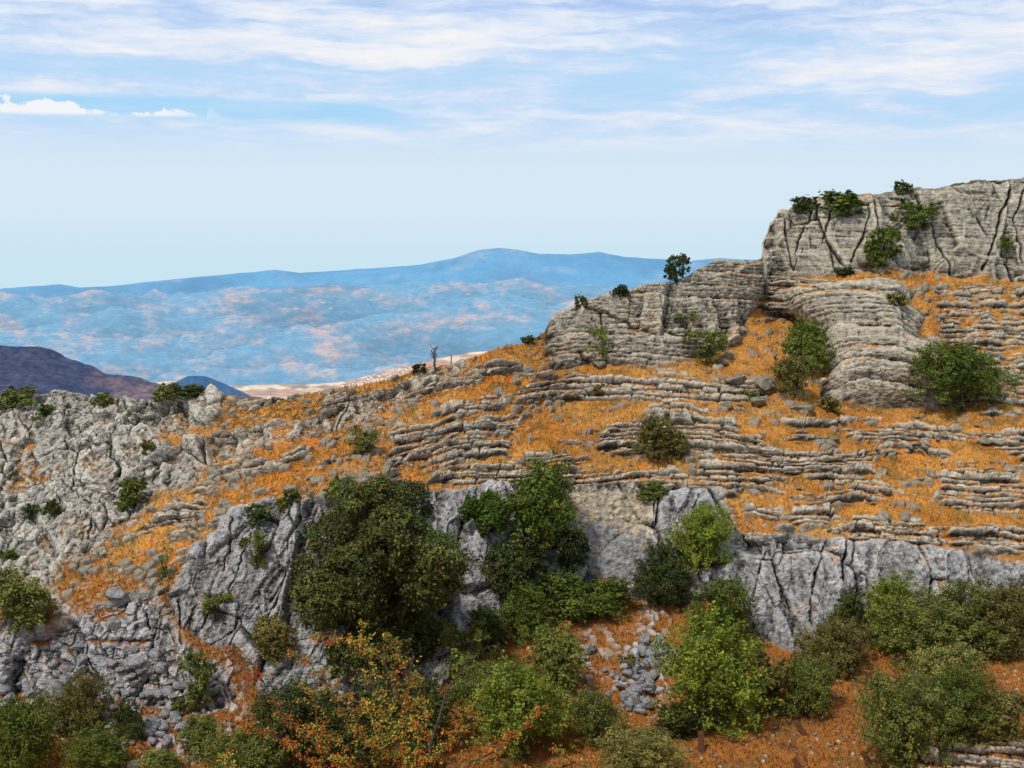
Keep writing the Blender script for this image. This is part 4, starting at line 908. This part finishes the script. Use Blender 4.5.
# ------------------------------------------------------------------ hawthorn in front
def hawthorn():
    Yh = 26.0; s = Yh/F
    def pt(u, v, y=0): return Vector(((u-432)*s*(1+y/Yh), y, (790-v)*s))
    root = Vector(((432-CU)*s, Yh, -(790-HV)*s)); e = empty('hawthorn', root+Vector((0, 0, 0))); tag(e, 'autumn hawthorn with red berries and yellow leaves in the foreground', 'shrub')
    rng = random.Random(12); nr = np.random.default_rng(12)
    m = MB(); twigs = []
    base = pt(430, 900)
    m.tube([base, pt(428, 850), pt(430, 790), pt(430, 745), pt(440, 715), pt(447, 690), pt(462, 670), pt(478, 652)], [.10, .085, .06, .035, .024, .018, .011, .005], 7)
    br = [  # polyline, leaf colour bias (0 green-yellow .. 1 red), density
     ([(430,800),(395,730),(375,690),(365,650),(360,620)], .25, 1), ([(430,790),(360,740),(330,700),(310,668),(288,654)], .45, 1),
     ([(400,800),(360,780),(310,745),(285,720),(255,665),(240,650),(207,654)], .95, .8), ([(380,800),(330,775),(290,748),(262,728),(220,718)], .95, .9),
     ([(430,770),(400,700),(385,665),(370,655),(345,650),(310,648)], .6, 1), ([(430,770),(425,720),(412,690),(398,660),(385,642)], .35, 1),
     ([(440,800),(470,760),(500,745),(525,722),(540,700)], .8, .8), ([(450,800),(500,775),(540,765),(575,752),(562,738)], .75, .8),
     ([(430,780),(405,752),(380,735),(372,712),(352,690)], .4, 1), ([(435,760),(455,735),(475,725),(468,705)], .6, 1), ([(430,745),(412,725),(405,700),(415,680)], .5, 1),
     ([(440,800),(460,775),(490,765),(505,750)], .7, 1), ([(380,800),(345,770),(345,740),(325,735)], .5, 1), ([(400,790),(380,768),(392,745)], .5, 1), ([(420,800),(415,770),(440,755)], .45, 1),
     ([(240,810),(232,770),(230,745)], .3, .5), ([(330,800),(320,740),(310,700),(300,690)], .35, .8)]
    for pl, red, den in br:
        yy = rng.uniform(-1.2, 1.2); pts = [pt(u+rng.uniform(-3, 3), v+rng.uniform(-3, 3), yy*k/len(pl)) for k, (u, v) in enumerate(pl)]; n = len(pts)
        m.tube(pts, [lerp(.022, .005, k/(n-1)) for k in range(n)], 5)
        for k in range(1, n):
            a, b = pts[k-1], pts[k]; L_ = (b-a).length; cnt_ = max(3, int(L_/.045*den))
            for q in range(cnt_):
                t = rng.random(); st = a.lerp(b, t); out = .30 if k < n-1 else .16
                dv = Vector((rng.gauss(0, 1), rng.gauss(0, .8), rng.gauss(.25, .9))).normalized()*rng.uniform(.06, out*(1.5-.7*red))
                m.tube([st, st+dv*.5+Vector((0, 0, .01)), st+dv], [.006, .004, .002], 3, False); twigs.append((st, st+dv, red))
    m.build('trunk', M_BARK, e, True)
    LP, LNn, LC = [], [], []; BP = []
    for a, b, red in twigs:
        for q in range(rng.randint(11, 19)):
            t = rng.uniform(.2, 1.1); p = a.lerp(b, t)+Vector((rng.gauss(0, .035), rng.gauss(0, .035), rng.gauss(0, .035))); LP.append(p[:])
            LNn.append((rng.gauss(0, .7), rng.gauss(-.4, .6), rng.gauss(.7, .5)))
            x = rng.random()
            if x < .06+.62*red: c = (.42, .09, .018) if rng.random() < .55 else (.52, .21, .03)
            elif x < .6: c = (.47, .36, .045)
            else: c = (.24, .28, .04)
            j = rng.uniform(.6, 1.25); LC.append([k*j for k in c])
        if rng.random() < .05+.32*red:
            for q in range(rng.randint(2, 6)): BP.append((a.lerp(b, rng.uniform(.5, 1.05))+Vector((rng.gauss(0, .03), rng.gauss(-.02, .03), rng.gauss(0, .03))))[:])
    LP = np.array(LP); LNn = np.array(LNn); LNn /= np.linalg.norm(LNn, axis=1)[:, None]
    v, f = leaf_quads(LP, LNn, np.full(len(LP), .034), nr, 1.4)
    link('leaves', np_mesh('leaves', v, f, False, np.repeat(np.array(LC), 4, axis=0)), M_HAW, e)
    oc = np.array([(1,0,0),(-1,0,0),(0,1,0),(0,-1,0),(0,0,1),(0,0,-1)], float); of = np.array([(0,2,4),(2,1,4),(1,3,4),(3,0,4),(2,0,5),(1,2,5),(3,1,5),(0,3,5)])
    B = np.array(BP); bv = (B[:, None]+oc[None]*nr.uniform(.011, .019, (len(B), 1, 1))).reshape(-1, 3); bf = (of[None]+6*np.arange(len(B))[:, None, None]).reshape(-1, 3)
    b = link('berries', np_mesh('berries', bv, bf, True), M_BERRY, e); b['kind'] = 'stuff'
hawthorn()

# ------------------------------------------------------------------ sky, sun, camera
SUN_EL, SUN_AZ = math.radians(52), math.radians(215)        # azimuth measured clockwise from +Y: high, behind the viewer's left
def world():
    w = bpy.data.worlds.new('World'); SC.world = w; w.use_nodes = True; N, L = w.node_tree.nodes, w.node_tree.links; N.clear()
    out = N.new('ShaderNodeOutputWorld'); sky = N.new('ShaderNodeTexSky'); sky.sky_type = 'NISHITA'; sky.sun_disc = False; sky.sun_elevation = SUN_EL; sky.sun_rotation = SUN_AZ
    sky.dust_density = 2.0
    b1 = N.new('ShaderNodeBackground'); b1.inputs[1].default_value = .11; L.new(sky.outputs[0], b1.inputs[0])
    tc = N.new('ShaderNodeTexCoord'); sp = N.new('ShaderNodeSeparateXYZ'); L.new(tc.outputs['Generated'], sp.inputs[0])
    def math_(op, a, b=None, c=None, clamp=False):
        n = N.new('ShaderNodeMath'); n.operation = op; n.use_clamp = clamp
        for i, x in enumerate((a, b, c)):
            if x is None: continue
            if isinstance(x, (int, float)): n.inputs[i].default_value = x
            else: L.new(x, n.inputs[i])
        return n.outputs[0]
    def smooth(x, a, b):
        n = N.new('ShaderNodeMapRange'); n.interpolation_type = 'SMOOTHSTEP'; L.new(x, n.inputs[0]); n.inputs[1].default_value = a; n.inputs[2].default_value = b; return n.outputs[0]
    def tex(vec, sc, det=6, ro=.55):
        n = N.new('ShaderNodeTexNoise'); n.inputs['Scale'].default_value = sc; n.inputs['Detail'].default_value = det; n.inputs['Roughness'].default_value = ro; L.new(vec, n.inputs['Vector']); return n.outputs['Fac']
    def comb(x, y, z=0.):
        n = N.new('ShaderNodeCombineXYZ')
        for i, q in enumerate((x, y, z)):
            if isinstance(q, (int, float)): n.inputs[i].default_value = q
            else: L.new(q, n.inputs[i])
        return n.outputs[0]
    x, y, z = sp.outputs; zc = math_('MAXIMUM', z, .012)
    hor = math_('SQRT', math_('ADD', math_('MULTIPLY', x, x), math_('MULTIPLY', y, y)))
    el = math_('DIVIDE', z, math_('MAXIMUM', hor, .001)); az = math_('ARCTAN2', x, y)          # tan(elevation), azimuth
    # layered cloud deck: streaks drawn out along the horizon
    wob = math_('MULTIPLY', tex(comb(math_('MULTIPLY', az, 9.), math_('MULTIPLY', el, 40.), 5.5), 1., 4, .6), 1.6); lay = comb(math_('MULTIPLY', az, 3.6), math_('ADD', math_('MULTIPLY', el, 40.), wob), 1.7); lay2 = comb(math_('MULTIPLY', az, 17.), math_('ADD', math_('MULTIPLY', el, 90.), wob), 7.3)
    t1 = tex(lay, 1., 7, .6); t2 = tex(lay2, 1., 6, .6); pl = comb(math_('DIVIDE', x, zc), math_('DIVIDE', y, zc), 2.2); t3 = tex(pl, .5, 7, .6)
    bank = math_('ADD', math_('MULTIPLY', t1, .62), math_('MULTIPLY', t2, .38))
    edge = smooth(el, .070, .100)                               # cloud deck begins above the clear haze band
    cov = math_('MULTIPLY', smooth(bank, .37, .53), edge)
    white = smooth(bank, .43, .66)
    def rgb(c): 
        n = N.new('ShaderNodeRGB'); n.outputs[0].default_value = (*c, 1); return n.outputs[0]
    def mix(a, b, f):
        n = N.new('ShaderNodeMix'); n.data_type = 'RGBA'; L.new(a, n.inputs[6]); L.new(b, n.inputs[7])
        if isinstance(f, (int, float)): n.inputs[0].default_value = f
        else: L.new(f, n.inputs[0])
        return n.outputs[2]
    haze = mix(rgb((.59, .78, .89)), rgb((.67, .805, .915)), smooth(el, .0, .05)); haze = mix(haze, rgb((.70, .81, .94)), smooth(el, .06, .11))
    blue = mix(rgb((.47, .70, .94)), rgb((.40, .56, .87)), smooth(el, .14, .19))
    cloud = mix(rgb((.60, .74, .95)), rgb((.93, .92, .93)), white); deck = mix(blue, cloud, cov)
    col = mix(haze, deck, smooth(el, .066, .116))
    # clear blue slot with a row of small cumulus at the left
    slot = math_('MULTIPLY', math_('MULTIPLY', smooth(el, .096, .110), smooth(el, .1225, .1165)), smooth(az, -.02, -.14)); col = mix(col, rgb((.36, .67, .94)), math_('MULTIPLY', slot, .75))
    bump = tex(comb(math_('MULTIPLY', az, 75.), math_('MULTIPLY', el, 110.), 4.4), 1., 4, .55); lump = tex(comb(math_('MULTIPLY', az, 13.), 3.3, 9.), 1., 1, .5)
    top = math_('ADD', .1048, math_('MULTIPLY', math_('SUBTRACT', math_('ADD', bump, math_('MULTIPLY', lump, .7)), .55), .021))
    cum = math_('MULTIPLY', smooth(math_('SUBTRACT', top, el), -.0006, .0008), math_('MULTIPLY', smooth(az, -.19, -.25), smooth(math_('ADD', el, math_('MULTIPLY', lump, .003)), .1055, .1090)))
    gapc = smooth(tex(comb(math_('MULTIPLY', az, 30.), 1.3, 2.), 1., 3, .6), .36, .50); cum = math_('MULTIPLY', cum, gapc); col = mix(col, rgb((.93, .93, .95)), math_('MULTIPLY', cum, .92))
    # higher up: broken overcast, bright and neutral
    hi = mix(rgb((.40, .48, .62)), rgb((.70, .70, .70)), smooth(t3, .35, .62)); col = mix(col, hi, smooth(el, .21, .45))
    b2 = N.new('ShaderNodeBackground'); L.new(col, b2.inputs[0]); b2.inputs[1].default_value = 1.0
    # the clear sky shows through the deck's gaps overhead; near the horizon haze covers it
    fac = math_('SUBTRACT', 1.0, math_('MULTIPLY', .35, smooth(el, .25, .8)))
    ms = N.new('ShaderNodeMixShader'); L.new(fac, ms.inputs[0]); L.new(b1.outputs[0], ms.inputs[1]); L.new(b2.outputs[0], ms.inputs[2]); L.new(ms.outputs[0], out.inputs[0])
world()
sl = bpy.data.lights.new('sun', 'SUN'); sl.energy = 3.2; sl.angle = math.radians(5); sl.color = (1, .95, .87); so = bpy.data.objects.new('sun', sl); COL.objects.link(so)
dv = Vector((math.sin(SUN_AZ)*math.cos(SUN_EL), math.cos(SUN_AZ)*math.cos(SUN_EL), math.sin(SUN_EL))); so.rotation_euler = dv.to_track_quat('Z', 'Y').to_euler(); so.location = dv*50
cam = bpy.data.cameras.new('camera'); co = bpy.data.objects.new('camera', cam); COL.objects.link(co); SC.camera = co
co.rotation_euler = (math.pi/2, 0, 0); cam.sensor_width = 36; cam.sensor_fit = 'HORIZONTAL'; cam.lens = F*36/1024; cam.shift_y = -(384-HV)/1024; cam.clip_start = .1; cam.clip_end = 60000
SC.view_settings.view_transform = 'Standard'; SC.view_settings.look = 'None'; SC.view_settings.exposure = 0
SC.cycles.max_bounces = 6; SC.cycles.transparent_max_bounces = 4
